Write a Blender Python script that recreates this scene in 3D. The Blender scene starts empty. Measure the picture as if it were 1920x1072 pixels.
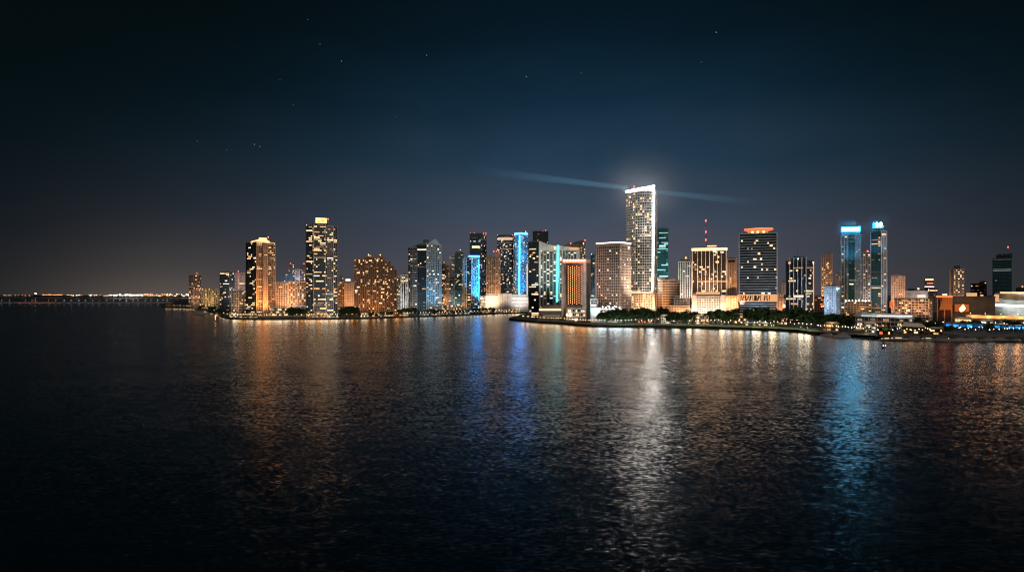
import bpy, bmesh, math, random
from mathutils import Vector
R = random.Random(11)
sc = bpy.context.scene
COL = sc.collection
F, CX, HY, H = 1280.0, 960.0, 552.0, 45.0     # focal length in photo pixels, axis column, horizon row, eye height
GZ = 2.5                                       # ground level of the city above the water

def dirv(px): return Vector(((px - CX) / F, 1.0))
def X(px, Y): return (px - CX) / F * Y
def Z(py, Y): return H - (py - HY) / F * Y
def YW(py, z=0.0): return F * (H - z) / (py - HY)

# ------------------------------------------------------------------ materials
def new_mat(name):
    m = bpy.data.materials.new(name); m.use_nodes = True
    n = m.node_tree.nodes; n.clear()
    return m, n, m.node_tree.links
def mat(name, col, rough=0.7, metal=0.0, var=0.25, scale=0.12, spec=0.4):
    m, n, l = new_mat(name)
    o = n.new('ShaderNodeOutputMaterial'); b = n.new('ShaderNodeBsdfPrincipled')
    b.inputs['Roughness'].default_value = rough; b.inputs['Metallic'].default_value = metal
    b.inputs['Specular IOR Level'].default_value = spec
    tc = n.new('ShaderNodeTexCoord'); nz = n.new('ShaderNodeTexNoise')
    nz.inputs['Scale'].default_value = scale; nz.inputs['Detail'].default_value = 5
    l.new(tc.outputs['Object'], nz.inputs['Vector'])
    r = n.new('ShaderNodeValToRGB')
    r.color_ramp.elements[0].position = 0.3; r.color_ramp.elements[1].position = 0.7
    r.color_ramp.elements[0].color = (*[c * (1 - var) for c in col], 1)
    r.color_ramp.elements[1].color = (*[min(1, c * (1 + var)) for c in col], 1)
    l.new(nz.outputs['Fac'], r.inputs['Fac']); l.new(r.outputs['Color'], b.inputs['Base Color'])
    l.new(b.outputs[0], o.inputs[0])
    return m
def glow(name, col, s, vary=0.0, sampled=True, col2=None):
    """a lamp or lit pane; vary: how unlike each other its copies are lit"""
    m, n, l = new_mat(name)
    o = n.new('ShaderNodeOutputMaterial'); e = n.new('ShaderNodeEmission')
    e.inputs['Color'].default_value = (*col, 1); e.inputs['Strength'].default_value = s
    if vary:
        oi = n.new('ShaderNodeObjectInfo')
        tc = n.new('ShaderNodeTexCoord'); nz = n.new('ShaderNodeTexNoise')
        nz.inputs['Scale'].default_value = 1.9; nz.inputs['Detail'].default_value = 2
        ad = n.new('ShaderNodeVectorMath'); ad.operation = 'ADD'
        l.new(tc.outputs['Object'], ad.inputs[0]); l.new(oi.outputs['Location'], ad.inputs[1])
        l.new(ad.outputs[0], nz.inputs['Vector'])
        mr = n.new('ShaderNodeMapRange'); mr.inputs['To Min'].default_value = s * (1 - vary); mr.inputs['To Max'].default_value = s * (1 + vary)
        gi = n.new('ShaderNodeNewGeometry'); sa = n.new('ShaderNodeMath'); sa.operation = 'ADD'; sf = n.new('ShaderNodeMath'); sf.operation = 'FRACT'
        l.new(oi.outputs['Random'], sa.inputs[0]); l.new(gi.outputs['Random Per Island'], sa.inputs[1]); l.new(sa.outputs[0], sf.inputs[0])
        l.new(sf.outputs[0], mr.inputs['Value'])
        mn = n.new('ShaderNodeMapRange'); mn.inputs['From Min'].default_value = 0.3; mn.inputs['From Max'].default_value = 0.7
        mn.inputs['To Min'].default_value = 0.45; mn.inputs['To Max'].default_value = 1.5
        l.new(nz.outputs['Fac'], mn.inputs['Value'])
        mu = n.new('ShaderNodeMath'); mu.operation = 'MULTIPLY'
        l.new(mr.outputs[0], mu.inputs[0]); l.new(mn.outputs[0], mu.inputs[1]); l.new(mu.outputs[0], e.inputs['Strength'])
        if col2:
            mx = n.new('ShaderNodeMix'); mx.data_type = 'RGBA'
            f2 = n.new('ShaderNodeMath'); f2.operation = 'MULTIPLY'; f2.inputs[1].default_value = 7.31
            fr = n.new('ShaderNodeMath'); fr.operation = 'FRACT'
            l.new(sf.outputs[0], f2.inputs[0]); l.new(f2.outputs[0], fr.inputs[0])
            l.new(fr.outputs[0], mx.inputs['Factor'])
            mx.inputs['A'].default_value = (*col, 1); mx.inputs['B'].default_value = (*col2, 1)
            l.new(mx.outputs['Result'], e.inputs['Color'])
    l.new(e.outputs[0], o.inputs[0])
    if not sampled: m.cycles.emission_sampling = 'NONE'
    return m

M = dict(
    tan=mat('tan_stucco', (.46, .34, .25)), peach=mat('peach_stucco', (.52, .37, .28)), brown=mat('brown_concrete', (.33, .2, .12)),
    white=mat('white_paint', (.72, .69, .65), .6), grey=mat('grey_concrete', (.36, .34, .33)), pale=mat('pale_concrete', (.5, .47, .45)),
    bluewhite=mat('cool_white_paint', (.42, .52, .58), .5), teal=mat('teal_metal', (.08, .2, .24), .4), steel=mat('dark_metal', (.07, .085, .1), .4),
    rose=mat('rose_stone', (.42, .32, .28)), lightmetal=mat('pale_metal', (.5, .52, .55), .35, .3),
    glass=mat('dark_glass', (.012, .026, .034), .38, 0, .3, .05, .3), blueglass=mat('blue_glass', (.014, .055, .085), .38, 0, .3, .05, .3),
    brownglass=mat('bronze_glass', (.05, .028, .016), .38, 0, .3, .05, .3), tealglass=mat('teal_glass', (.012, .075, .08), .38, 0, .3, .05, .3),
    roof=mat('roof_felt', (.09, .09, .095), .9), red=mat('red_brown_panel', (.045, .014, .009), .9),
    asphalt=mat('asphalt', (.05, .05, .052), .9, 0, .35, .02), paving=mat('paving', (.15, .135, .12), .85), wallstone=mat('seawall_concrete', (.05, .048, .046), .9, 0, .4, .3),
    lawn=mat('lawn', (.08, .15, .03), .95, 0, .4, .1), bark=mat('bark', (.09, .065, .045), .9), wood=mat('dock_timber', (.14, .1, .07), .85),
    hull=mat('boat_hull', (.35, .35, .36), .3), canvas=mat('white_canvas', (.4, .39, .38), .8), rust=mat('marker_steel', (.1, .04, .03), .6),
)
def leafmat(name, a, b):
    m, n, l = new_mat(name)
    o = n.new('ShaderNodeOutputMaterial'); p = n.new('ShaderNodeBsdfPrincipled'); p.inputs['Roughness'].default_value = .75
    p.inputs['Specular IOR Level'].default_value = .15
    g = n.new('ShaderNodeNewGeometry'); oi = n.new('ShaderNodeObjectInfo'); mx = n.new('ShaderNodeMix'); mx.data_type = 'RGBA'
    ad = n.new('ShaderNodeMath'); ad.operation = 'ADD'; fr = n.new('ShaderNodeMath'); fr.operation = 'FRACT'
    l.new(g.outputs['Random Per Island'], ad.inputs[0]); l.new(oi.outputs['Random'], ad.inputs[1]); l.new(ad.outputs[0], fr.inputs[0])
    mx.inputs['A'].default_value = (*a, 1); mx.inputs['B'].default_value = (*b, 1)
    l.new(fr.outputs[0], mx.inputs['Factor']); l.new(mx.outputs['Result'], p.inputs['Base Color']); l.new(p.outputs[0], o.inputs[0])
    return m
M['leaf'] = leafmat('leaf_green', (.018, .042, .022), (.055, .09, .03))
M['palm'] = leafmat('palm_green', (.04, .07, .03), (.08, .1, .04))
WARM, AMBER, COOL = (1, .58, .26), (1, .44, .15), (.86, .93, 1)
W = dict(
    warm=glow('warm_window', WARM, 1.8, .75, False, (1, .7, .42)), amber=glow('amber_window', AMBER, 1.7, .75, False, WARM),
    cool=glow('cool_window', COOL, 1.6, .75, False, (1, .86, .7)), dim=glow('dim_window', (1, .55, .28), .28, .8, False, (.75, .62, .5)),
    dimcool=glow('dim_cool_window', (.5, .72, .8), .2, .8, False, (.75, .7, .6)), teal=glow('teal_window', (.2, .85, .85), .9, .7, False, (.75, 1, .95)),
    blue=glow('blue_window', (.04, .46, 1), 1.9, .7, False, (.6, .85, 1)), red=glow('red_window', (1, .16, .07), 1.2, .5, False),
)
E = dict(
    amberbox=glow('amber_roof_light', (1, .43, .12), 4),
    disc=glow('cold_disc_light', (.5, .9, 1), 7),
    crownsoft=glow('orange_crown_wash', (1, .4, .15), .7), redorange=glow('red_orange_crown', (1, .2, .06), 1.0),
    white=glow('white_tube', (1, .9, .78), 6), whitecrown=glow('white_crown_tube', (1, .93, .85), 44), cyan=glow('cyan_tube', (.12, .8, .9), 2.4),
    blue=glow('blue_tube', (.04, .3, 1), 13), bluewash=glow('blue_led_face', (.02, .16, .5), .9), cyancrown=glow('cyan_crown_sign', (.004, .42, 1), 30),
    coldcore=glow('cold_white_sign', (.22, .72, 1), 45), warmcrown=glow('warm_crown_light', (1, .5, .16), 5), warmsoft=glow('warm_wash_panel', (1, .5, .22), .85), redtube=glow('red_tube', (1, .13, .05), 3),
    beacon=glow('red_beacon', (1, .06, .04), 14), dot=glow('amber_led', (1, .42, .17), 4.5), lamp=glow('lamp_globe', (1, .76, .48), 7),
    coollamp=glow('cool_lamp_globe', (.8, .95, 1), 7), orange=glow('orange_lamp_globe', (1, .42, .12), 8), orangewash=glow('orange_lit_glass', (1, .2, .04), .75, .5),
    bluestrip=glow('blue_neon_strip', (.01, .34, 1), 1.5, .85), bluecorner=glow('blue_corner_tube', (.02, .28, 1), 8), farlight=glow('far_lights', (1, .72, .45), 5, 0, False), farorange=glow('far_orange_lights', (1, .36, .1), 4, 0, False),
    farwhite=glow('far_white_lights', (1, .95, .85), 7, 0, False), arena=glow('arena_lit_glass', (.85, 1, .97), 1.5),
)

# ------------------------------------------------------------------ objects
def link(o, parent=None):
    COL.objects.link(o)
    if parent: o.parent = parent
    return o
def empty(name, loc, label, cat, group=None, rot=0.0):
    o = bpy.data.objects.new(name, None); link(o)
    o.location = loc; o.rotation_euler = (0, 0, rot); o.empty_display_size = 1
    o['label'] = label; o['category'] = cat
    if group: o['group'] = group
    return o
class MB:
    """collects boxes, prisms, bars and balls; build() links them as ONE mesh object"""
    def __init__(s): s.v, s.f, s.m = [], [], []
    def add(s, vs, fs, mi=0):
        b = len(s.v); s.v += [tuple(v) for v in vs]; s.f += [tuple(b + i for i in f) for f in fs]; s.m += [mi] * len(fs); return s
    def box(s, c, d, rz=0.0, mi=0):
        ca, sa = math.cos(rz), math.sin(rz); vs = []
        for z in (-.5, .5):
            for x, y in ((-.5, -.5), (.5, -.5), (.5, .5), (-.5, .5)):
                a, b = x * d[0], y * d[1]; vs.append((c[0] + a * ca - b * sa, c[1] + a * sa + b * ca, c[2] + z * d[2]))
        return s.add(vs, [(3, 2, 1, 0), (4, 5, 6, 7), (0, 1, 5, 4), (1, 2, 6, 5), (2, 3, 7, 6), (3, 0, 4, 7)], mi)
    def prism(s, poly, z0, z1, mi=0, top=None):
        n = len(poly); t = top or [z1] * n
        vs = [(p[0], p[1], z0) for p in poly] + [(p[0], p[1], t[i]) for i, p in enumerate(poly)]
        return s.add(vs, [tuple(range(n - 1, -1, -1)), tuple(range(n, 2 * n))] + [(i, (i + 1) % n, n + (i + 1) % n, n + i) for i in range(n)], mi)
    def bar(s, a, b, r0, r1=None, n=6, mi=0):
        a, b = Vector(a), Vector(b); r1 = r0 if r1 is None else r1
        d = (b - a).normalized(); u = d.orthogonal().normalized(); w = d.cross(u)
        vs = [a + (u * math.cos(2 * math.pi * k / n) + w * math.sin(2 * math.pi * k / n)) * r0 for k in range(n)]
        vs += [b + (u * math.cos(2 * math.pi * k / n) + w * math.sin(2 * math.pi * k / n)) * r1 for k in range(n)]
        return s.add(vs, [tuple(range(n - 1, -1, -1)), tuple(range(n, 2 * n))] + [(k, (k + 1) % n, n + (k + 1) % n, n + k) for k in range(n)], mi)
    def ball(s, c, r, mi=0, sz=1.0):
        bm = bmesh.new(); bmesh.ops.create_icosphere(bm, subdivisions=1, radius=r)
        bm.verts.ensure_lookup_table()
        s.add([(c[0] + v.co.x, c[1] + v.co.y, c[2] + v.co.z * sz) for v in bm.verts], [[v.index for v in f.verts] for f in bm.faces], mi); bm.free(); return s
    def mesh(s, name, mats, smooth=False):
        me = bpy.data.meshes.new(name); me.from_pydata(s.v, [], s.f)
        for m in (mats if isinstance(mats, (list, tuple)) else [mats]): me.materials.append(m)
        if any(s.m): me.polygons.foreach_set('material_index', s.m)
        if smooth: me.polygons.foreach_set('use_smooth', [True] * len(s.f))
        me.update(); return me
    def build(s, name, mats, parent=None, smooth=False, loc=None):
        o = bpy.data.objects.new(name, s.mesh(name, mats, smooth)); link(o, parent)
        if loc: o.location = loc
        return o
def kind(o, k): o['kind'] = k; return o
def light(kind_, loc, col, power, parent=None, aim=None, size=1.0, cone=110):
    d = bpy.data.lights.new('facade_fill_spot' if kind_ == 'SPOT' else 'lamp_light', kind_)
    d.color = col; d.energy = power
    if kind_ == 'SPOT': d.spot_size = math.radians(cone); d.spot_blend = 1.0
    d.shadow_soft_size = size
    o = bpy.data.objects.new(d.name, d); link(o, parent); o.location = loc
    if aim is not None: o.rotation_euler = (Vector(aim) - Vector(loc)).to_track_quat('-Z', 'Y').to_euler()
    return o

# ------------------------------------------------------------------ buildings
UNIT = {}
def unit_pane(key):
    if key not in UNIT: UNIT[key] = MB().box((0, 0, 0), (1, 1, 1)).mesh('lit_window', W[key])
    return UNIT[key]
BLD = []      # (px0, px1, Y, short phrase) for wording what stands before what
class Bld:
    def __init__(s, name, label, short, px0, px1, Y, cat='tower'):
        s.pc = (px0 + px1) / 2; s.Y = Y; s.px0, s.px1 = px0, px1
        d = dirv(s.pc); s.r = d.normalized(); s.n = Vector((s.r.y, -s.r.x)); s.C = d * Y
        s.root = empty(name, (s.C.x, s.C.y, GZ), label, cat); s.panes = []
        s.k = s.C.length / Y           # metres along the ray per metre of depth
        BLD.append((px0, px1, Y, short))
    def at(s, px, dt=0.0):
        """where column px meets the plane dt metres behind the front, in coordinates of the building"""
        d = dirv(px); t = (s.C.dot(s.r) + dt) / d.dot(s.r); p = d * t
        return p - s.C
    def z(s, py, dt=0.0): return Z(py, s.Y + dt / s.k) - GZ
    def flat(s, px0=None, px1=None, d=25.0, dt=0.0):
        a, b = s.at(px0 or s.px0, dt), s.at(px1 or s.px1, dt)
        return [a, b, b + s.r * d, a + s.r * d], 1
    def corner(s, pxL, pxC, pxR, th=30, dt=0.0):
        C = s.at(pxC, dt); t = math.tan(math.radians(th)); m = s.Y / F
        L = s.at(pxL, dt + (pxC - pxL) * m * t); Rr = s.at(pxR, dt + (pxR - pxC) * m / t)
        # square the corner up
        u = (L - C); v = Rr - C
        return [L, C, Rr, L + v], 2
    def pts(s, lst, d=25.0):
        P = [s.at(px, dt) for px, dt in lst]; mx = max(dt for _, dt in lst) + d
        e = s.r
        a = P[-1] + e * (mx - lst[-1][1]); b = P[0] + e * (mx - lst[0][1])
        return P + [a, b], len(P) - 1
    def block(s, plan, top, bot=0.0, fh=3.5, bw=4.6, sh=.8, sd=.45, pw=.5, pd=.4, wall='grey', glass='glass', lit=.2, run=2, band=.03,
              cols=(('warm', 3), ('amber', 2), ('dim', 3)), parapet=1.2, corner=1.0, tops=None, litz=(0, 1), edges=None, wallname='facade_grid', mask=None):
        P, nf = plan; P = [Vector(p) for p in P]; n = len(P); root = s.root
        ztop = s.z(top); h = ztop - bot
        MB().prism(P, bot, ztop, 0, tops).build('glazing', M[glass], root)
        nfl = max(1, round(h / fh)); fh = h / nfl
        cen = sum(P, Vector((0, 0))) / n
        def off(d):
            out = []
            for i in range(n):
                a, b, c = P[i - 1], P[i], P[(i + 1) % n]
                n1 = Vector(((b - a).y, -(b - a).x)).normalized(); n2 = Vector(((c - b).y, -(c - b).x)).normalized()
                q = n1 + n2; q = q / max(.35, q.length) if q.length > 0 else n1
                out.append(b + q * d / max(.5, q.dot(n1)))
            return out
        g = MB(); Q = off(sd)
        def lim(z, p):      # height of a sloping top over plan point p, None when flat
            return z
        for i in range(nfl + 1):
            zz = bot + i * fh
            hh = parapet if i == nfl else sh
            if i == nfl and tops: break
            if sh > 0 or i == nfl: g.prism(Q, zz - (hh / 2 if 0 < i < nfl else (0 if i == 0 else .3)), zz + (hh / 2 if 0 < i < nfl else hh))
        for e in range(n):
            a, b = P[e], P[(e + 1) % n]; L = (b - a).length
            if L < 1.5: continue
            nb = max(1, round(L / bw)); ang = math.atan2((b - a).y, (b - a).x); nrm = Vector(((b - a).y, -(b - a).x)).normalized()
            if pw > 0:
                for j in range(nb + 1):
                    w_ = pw * (corner if j in (0, nb) else 1)
                    c = a + (b - a) * (j / nb); c = c + (b - a).normalized() * (w_ / 2 if j == 0 else (-w_ / 2 if j == nb else 0)) + nrm * (pd / 2 - .05)
                    g.box((c.x, c.y, bot + h / 2 - .4), (w_, pd + .1, h - .8), ang)
            if e >= nf or (edges and e not in edges): continue
            # lit panes
            for i in range(nfl):
                f = (i + .5) / nfl
                if not litz[0] <= f <= litz[1]: continue
                fl = 1.6 * lit * R.choice((.3, .6, .9, 1.4, 1.9)); full = lit > 0 and R.random() < band
                j = 0
                key0 = pick(cols)
                while j < nb:
                    if full or R.random() < fl / max(1, (run + 1) / 2) * (mask((e + j / nb) / nf, f) if mask else 1):
                        k = min(nb - j, nb if full and R.random() < .5 else R.randint(1, run))
                        key = key0 if full else pick(cols)
                        ww = k * L / nb - pw; hh = (fh - sh) * R.uniform(.55, .85)
                        c = a + (b - a) * ((j + k / 2) / nb) + nrm * .06
                        s.panes.append((c.x, c.y, bot + (i + .5) * fh - (fh - sh - hh) * .4, max(.8, ww * (R.uniform(.45, .85) if k < 3 else .95)), .16, max(.5, hh), ang, key)); j += k + 1
                    else: j += 1
        s.blocks = getattr(s, 'blocks', []) + [(ztop, P, tops)]
        return g.build(wallname, M[wall], root)
    def finish(s, plant=True):
        zt, P, tops = max(getattr(s, 'blocks', [(0, [Vector((0, 0))] * 4, 1)]), key=lambda q: q[0])
        if plant and not tops and s.Y > 900 and zt > 45:
            q = random.Random(int(s.pc * 10)); m = MB(); c = sum(P, Vector((0, 0))) / len(P); ang = -math.atan2(s.r.x, s.r.y); wd = abs((P[1] - P[0]).dot(s.n)) if len(P) == 4 else 14; m.box((c.x, c.y, zt + .9), (wd * .75, 6, .5), ang)
            for i in range(3): u = (i - 1) * wd * .26; d_ = q.uniform(-4, 2); m.box((c.x + s.n.x * u + s.r.x * d_, c.y + s.n.y * u + s.r.y * d_, zt + q.uniform(1.2, 2.0)), (wd * q.uniform(.14, .25), q.uniform(4, 8), q.uniform(2.2, 4.5)), ang)
            if q.random() < .6: m.bar((c.x, c.y, zt + .3), (c.x, c.y, zt + q.uniform(6, 13)), .22, .08)
            m.build('roof_plant', M['steel'], s.root)
        s.panes.sort(key=lambda p: -p[3] * p[5])
        for p in s.panes[:100]:
            o = bpy.data.objects.new('lit_window', unit_pane(p[7])); link(o, s.root)
            o.location = p[:3]; o.scale = p[3:6]; o.rotation_euler = (0, 0, p[6])
        rest = s.panes[100:]
        if rest:
            keys = sorted({p[7] for p in rest}); m = MB()
            for p in rest: m.box(p[:3], p[3:6], p[6], keys.index(p[7]))
            kind(m.build('lit_window', [W[k] for k in keys], s.root), 'stuff')
    def prof(s, name, pxy, m, dt=0.0, d=3.0):
        """an upright slab of real thickness with the outline pxy (photo pixels), its face dt metres behind the front"""
        fr = [(s.at(px, dt), s.z(py, dt)) for px, py in pxy]; n = len(fr)
        vs = [(p.x, p.y, z) for p, z in fr] + [(p.x + s.r.x * d, p.y + s.r.y * d, z) for p, z in fr]
        return MB().add(vs, [tuple(range(n)), tuple(range(2 * n - 1, n - 1, -1))] + [(i, n + i, n + (i + 1) % n, (i + 1) % n) for i in range(n)]).build(name, m, s.root)
    def rect(s, name, px0, py0, px1, py1, m, dt=-.7, d=.8): return s.prof(name, [(px0, py1), (px1, py1), (px1, py0), (px0, py0)], m, dt, d)
    def mast(s, px, py0, py1, dt=10, r=.5, name='antenna', m='steel'):
        p = s.at(px, dt); return MB().bar((p.x, p.y, s.z(py1, dt)), (p.x, p.y, s.z(py0, dt)), r, r * .4).build(name, M[m], s.root)
    def beacon(s, px, py, dt=8, r=.9, m='beacon', name='beacon'):
        p = s.at(px, dt); z = s.z(py, dt); return MB().ball((p.x, p.y, z), r).bar((p.x, p.y, z - 3), (p.x, p.y, z - r * .8), .15).build(name, E[m], s.root)
    def flood(s, col, power, px=None, dist=30, zl=6, py=None, cone=120):  # added spot in front of the building, no fixture, to brighten its facade
        p = s.at(px or s.pc, -dist); q = s.at(px or s.pc, 0); zt = s.z(py) if py else 50
        light('SPOT', (p.x, p.y, zl), col, power, s.root, (q.x, q.y, zt), 2.0, cone)
def pick(cols):
    t = sum(w for _, w in cols); x = R.random() * t
    for k, w in cols:
        x -= w
        if x <= 0: return k
    return cols[-1][0]
MIX = (('warm', 3), ('amber', 2), ('dim', 4)); WHITEMIX = (('warm', 3), ('cool', 3), ('dim', 3)); BLUEMIX = (('blue', 3), ('cool', 2), ('warm', 1), ('dimcool', 3)); COOLMIX = (('warm', 3), ('cool', 1), ('dimcool', 3), ('dim', 2))
GOLD = (('warm', 4), ('amber', 4), ('dim', 2), ('cool', 1)); OR, WH = (1, .52, .24), (1, .86, .68)

exec_list = []
# --- west end
b = Bld('apartment_tower', 'slim rosy tower with one dark glass side, standing alone beyond the yellowish block', 'the slim outermost tower', 354, 377, 2000)
b.block(b.corner(354, 363, 377, 50), 516, wall='rose', lit=.16, sh=1.0); b.rect('roof_box', 364, 512, 373, 516, M['rose'], 6, 10); b.beacon(369, 512); b.flood(OR, 150e3, 370); b.finish()
b = Bld('apartment_block', 'low yellowish apartment block beside the slim outermost tower', 'the low yellowish block', 378, 411, 1960, 'apartments')
b.block(b.flat(378, 397), 541, wall='tan', lit=.35, run=1, cols=(('amber', 3), ('warm', 1), ('dim', 2)), pw=1.2); b.block(b.flat(397.6, 411, 22, 5), 543, wall='tan', lit=.22, run=1, pw=1.2, cols=(('amber', 3), ('dim', 2)))
b.flood((1, .7, .2), 90e3); b.finish()
b = Bld('residential_tower', 'dark mid-height tower with scattered lamps and a pale box on its shoulder', 'the dark mid-height tower', 412, 460, 1650)
b.block(b.corner(412, 430, 441, 30), 511, wall='steel', lit=.13, run=2, cols=WHITEMIX); b.block(b.corner(437.5, 447, 459, 45, 14), 511, bot=b.z(575), wall='rose', glass='glass', lit=.05, sh=1.5, pw=1.6)
b.rect('penthouse', 418, 508, 434, 511, M['steel'], 8, 12); b.beacon(447, 508, 20); b.flood((1, .75, .7), 260e3, 452, 50, 40); b.finish()
b = Bld('balcony_block', 'short white balconied apartment block under the orange-lit tower', 'the short balconied block', 434, 461, 1450, 'apartments')
b.block(b.corner(434, 447, 461, 40), 545, wall='white', lit=.25, sh=1.1, sd=1.2, pw=.7); b.flood(OR, 60e3); b.finish()
b = Bld('condo_tower', 'tan condo tower with an orange-lit spine and glowing stepped crown', 'the orange-lit condo tower', 461, 517, 1330)
b.block(b.corner(461.8, 480.5, 516.5, 58), 454, wall='tan', lit=.22, run=3, sh=1.25, pw=1.0, bw=4.2, band=.02, corner=2, edges=(1,)); b.block(b.pts([(461, 31), (480.2, -1.4)], .4), 455, wall='steel', lit=.15, run=3, band=.02, sh=.5, pw=.2, cols=(('warm', 3), ('amber', 2)))
b.block(b.pts([(493, -1.0), (494, -3.2), (502.5, 1.5), (503, 4)], 6), 456, wall='peach', lit=.03, sh=2.2, pw=1.8, bw=4)
b.prof('crown', [(470, 455), (507, 455), (505, 452), (501, 450), (500, 446), (486, 445.5), (485, 449), (478, 451), (471, 453)], E['amberbox'], 9, 14)
b.rect('cornice', 481, 454.2, 515, 456, E['warmsoft'], -1.6, 1.2); b.beacon(503, 444, 12)
b.flood((1, .36, .08), 300e3, 498, 26, 10); b.flood((1, .5, .2), 90e3, 470, 40); b.finish()
b = Bld('distant_towers_block', 'far bluish stepped tower with a white slab, seen behind the wide tan apartments', 'the far bluish stepped tower', 528, 572, 2600)
b.block(b.flat(528, 549, 40), 514, wall='teal', glass='blueglass', lit=.12, cols=WHITEMIX); b.block(b.flat(541, 554, 30, 10), 496, bot=b.z(520), wall='rose', lit=.25, cols=WHITEMIX)
b.block(b.flat(553, 562, 25, -6), 505, bot=b.z(560), wall='white', lit=.05, pw=2, sh=0); b.block(b.flat(562.5, 572, 25), 496, wall='rose', lit=.3, cols=WHITEMIX); b.root.name = 'stepped_tower'
b.beacon(545, 494, 15, 1.3); b.beacon(570, 494, 15, 1.3); b.flood((.8, .7, 1), 500e3, 556, 90, 60); b.finish()
b = Bld('slab_apartments', 'wide tan apartment slab between the two tallest western towers', 'the wide tan apartments', 517, 574, 1400, 'apartments')
b.block(b.flat(517, 540), 530, wall='peach', lit=.12, sh=1.3, pw=1.6); b.block(b.flat(540.5, 574, 26, -4), 528.5, wall='peach', lit=.34, run=1, sh=1.2, pw=1.5, cols=WHITEMIX)
b.rect('roof_band', 541, 527.5, 573, 528.6, E['warmsoft'], -5, 1.2); b.flood(OR, 150e3, 545, 40, 16); b.flood(OR, 60e3, 530, 30); b.finish()
b = Bld('terraced_podium', 'low terraced building glowing warmly on the waterfront beneath the tan apartments', 'the glowing terraces', 496, 574, 1312, 'podium building')
for k in range(4):
    b.block(b.flat(496 + k * 3, 574 - k * 1, 14, k * 6), 593 - k * 4.9, bot=max(0, b.z(597 - k * 4.9)), fh=4, wall='tan', lit=.95, run=2, sh=.9, pw=.6, cols=(('warm', 5), ('amber', 3)), parapet=.8)
b.flood(OR, 25e3, 520, 20); b.flood(OR, 25e3, 555, 20); b.finish()
b = Bld('signboard_tower', 'tallest western tower, dark glass with a glowing box on its roof', 'the tall dark western tower', 573, 633, 1322)
b.block(b.pts([(573.5, 12), (574, 3), (586, 0)], 26), 424, wall='steel', lit=.26, run=3, band=.06, cols=GOLD, pw=.3)
b.block(b.pts([(586.2, 0), (588, -4), (611, -4), (613, 0)], 26), 420, wall='steel', lit=.34, run=4, band=.12, pw=.3, bw=4, cols=GOLD, mask=lambda u, f: 2.2 if (.86 < f < .93 or .7 < f < .78 or f < .2) else .7)
b.block(b.pts([(613.2, 0), (625, 1), (632.5, 8)], 26), 424, wall='grey', lit=.28, run=3, band=.06, cols=GOLD, sh=.8, pw=.5)
b.block(b.flat(590, 616, 16, 5), 416, bot=b.z(424), wall='teal', lit=.0); b.prof('sign_box', [(592, 421), (612, 421), (612.5, 409), (592, 408.5)], E['amberbox'], 2.5, 5)
b.prof('sign_stroke', [(595, 415.5), (599, 414.6), (607, 413), (611, 411.6), (607.4, 414.4), (600, 415.6), (597, 417)], M['steel'], 1.6, .5)
b.rect('fin', 588, 420, 588.8, 585, M['lightmetal'], -5, 1.5); b.rect('fin', 610.4, 420, 611.2, 585, M['lightmetal'], -5, 1.5); b.rect('fin', 625, 424, 625.7, 585, M['lightmetal'], -1, 1.5)
b.beacon(615, 410, 6); b.beacon(575, 423, 6, .6, 'lamp', 'roof_lamp'); b.flood(OR, 50e3, 600, 25); b.flood((.5, .75, 1), 50e3, 622, 80, 20); b.finish()
b = Bld('flat_block', 'plain tan block half hidden between the tall dark tower and the brown stepped building', 'the plain tan block', 633.5, 663, 1500, 'apartments')
b.block(b.flat(633.5, 646), 532, wall='brown', lit=.2, sh=1.0, pw=1.0); b.block(b.flat(646, 663, 24, -3), 530, wall='peach', lit=.04, sh=2.4, pw=2.2)
b.flood(OR, 150e3, 655, 45, 14); b.finish()
b = Bld('sign_building', 'far small roof with a cold white sign above the plain tan block', 'the far cold-signed roof', 636, 660, 2300, 'building')
b.block(b.flat(636, 644, 30), 519, wall='grey', lit=.15); b.block(b.flat(645, 660, 30, 6), 527, wall='grey', lit=.15); b.rect('sign', 648, 523, 657, 526.5, W['cool'], 4, 2); b.mast(641, 511, 519, 8, .6); b.finish()
b = Bld('stepped_condo', 'wide brown condo stepping down on one side, full of amber windows', 'the brown stepped condo', 664, 746, 1335, 'apartments')
AM = (('amber', 4), ('warm', 3), ('dim', 3))
for (a, c, t, dt) in ((664, 683.5, 486.5, 0), (683.8, 705.5, 483.5, -2.5), (705.8, 721.5, 483, -1), (721.8, 731.5, 490, 1.5), (731.8, 738.5, 499, 3), (738.8, 744, 506, 4.5)):
    b.block(b.flat(a, c, 26, dt), t, wall='brown', glass='brownglass', lit=.27, run=2, sh=.7, sd=.8, pw=.55, bw=3.9, cols=AM, band=.02)
b.rect('roof_house', 686, 479.5, 697, 483, M['brown'], 8, 8); b.rect('roof_house', 709, 479.5, 717, 483, M['brown'], 8, 8); b.rect('roof_lights', 690, 478.4, 696, 480.2, E['warmsoft'], 6, 1.2)
b.beacon(713, 477.5, 9, .9, 'orange', 'roof_lamp'); b.beacon(691, 477.5, 9, .9, 'orange', 'roof_lamp')
b.flood((1, .45, .15), 60e3, 672, 26); b.flood((1, .42, .12), 60e3, 705, 26); b.flood((1, .45, .15), 40e3, 735, 26); b.finish()
b = Bld('white_slab', 'narrow white slab with vertical stripes, between the brown condo and the slanted blue tower', 'the striped white slab', 743, 766, 1620, 'apartments')
b.block(b.flat(743, 751, 25, 4), 517, wall='grey', lit=.12); b.block(b.flat(751.3, 766, 25), 516, wall='white', lit=.04, sh=0, pw=2.4, bw=5.4); b.flood((1, .95, .9), 150e3, 758, 60, 14); b.finish()
b = Bld('slant_roof_tower', 'blue-lit tower with slanting gable roof and a curved dark side', 'the slanted blue tower', 766, 828, 1420)
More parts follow.
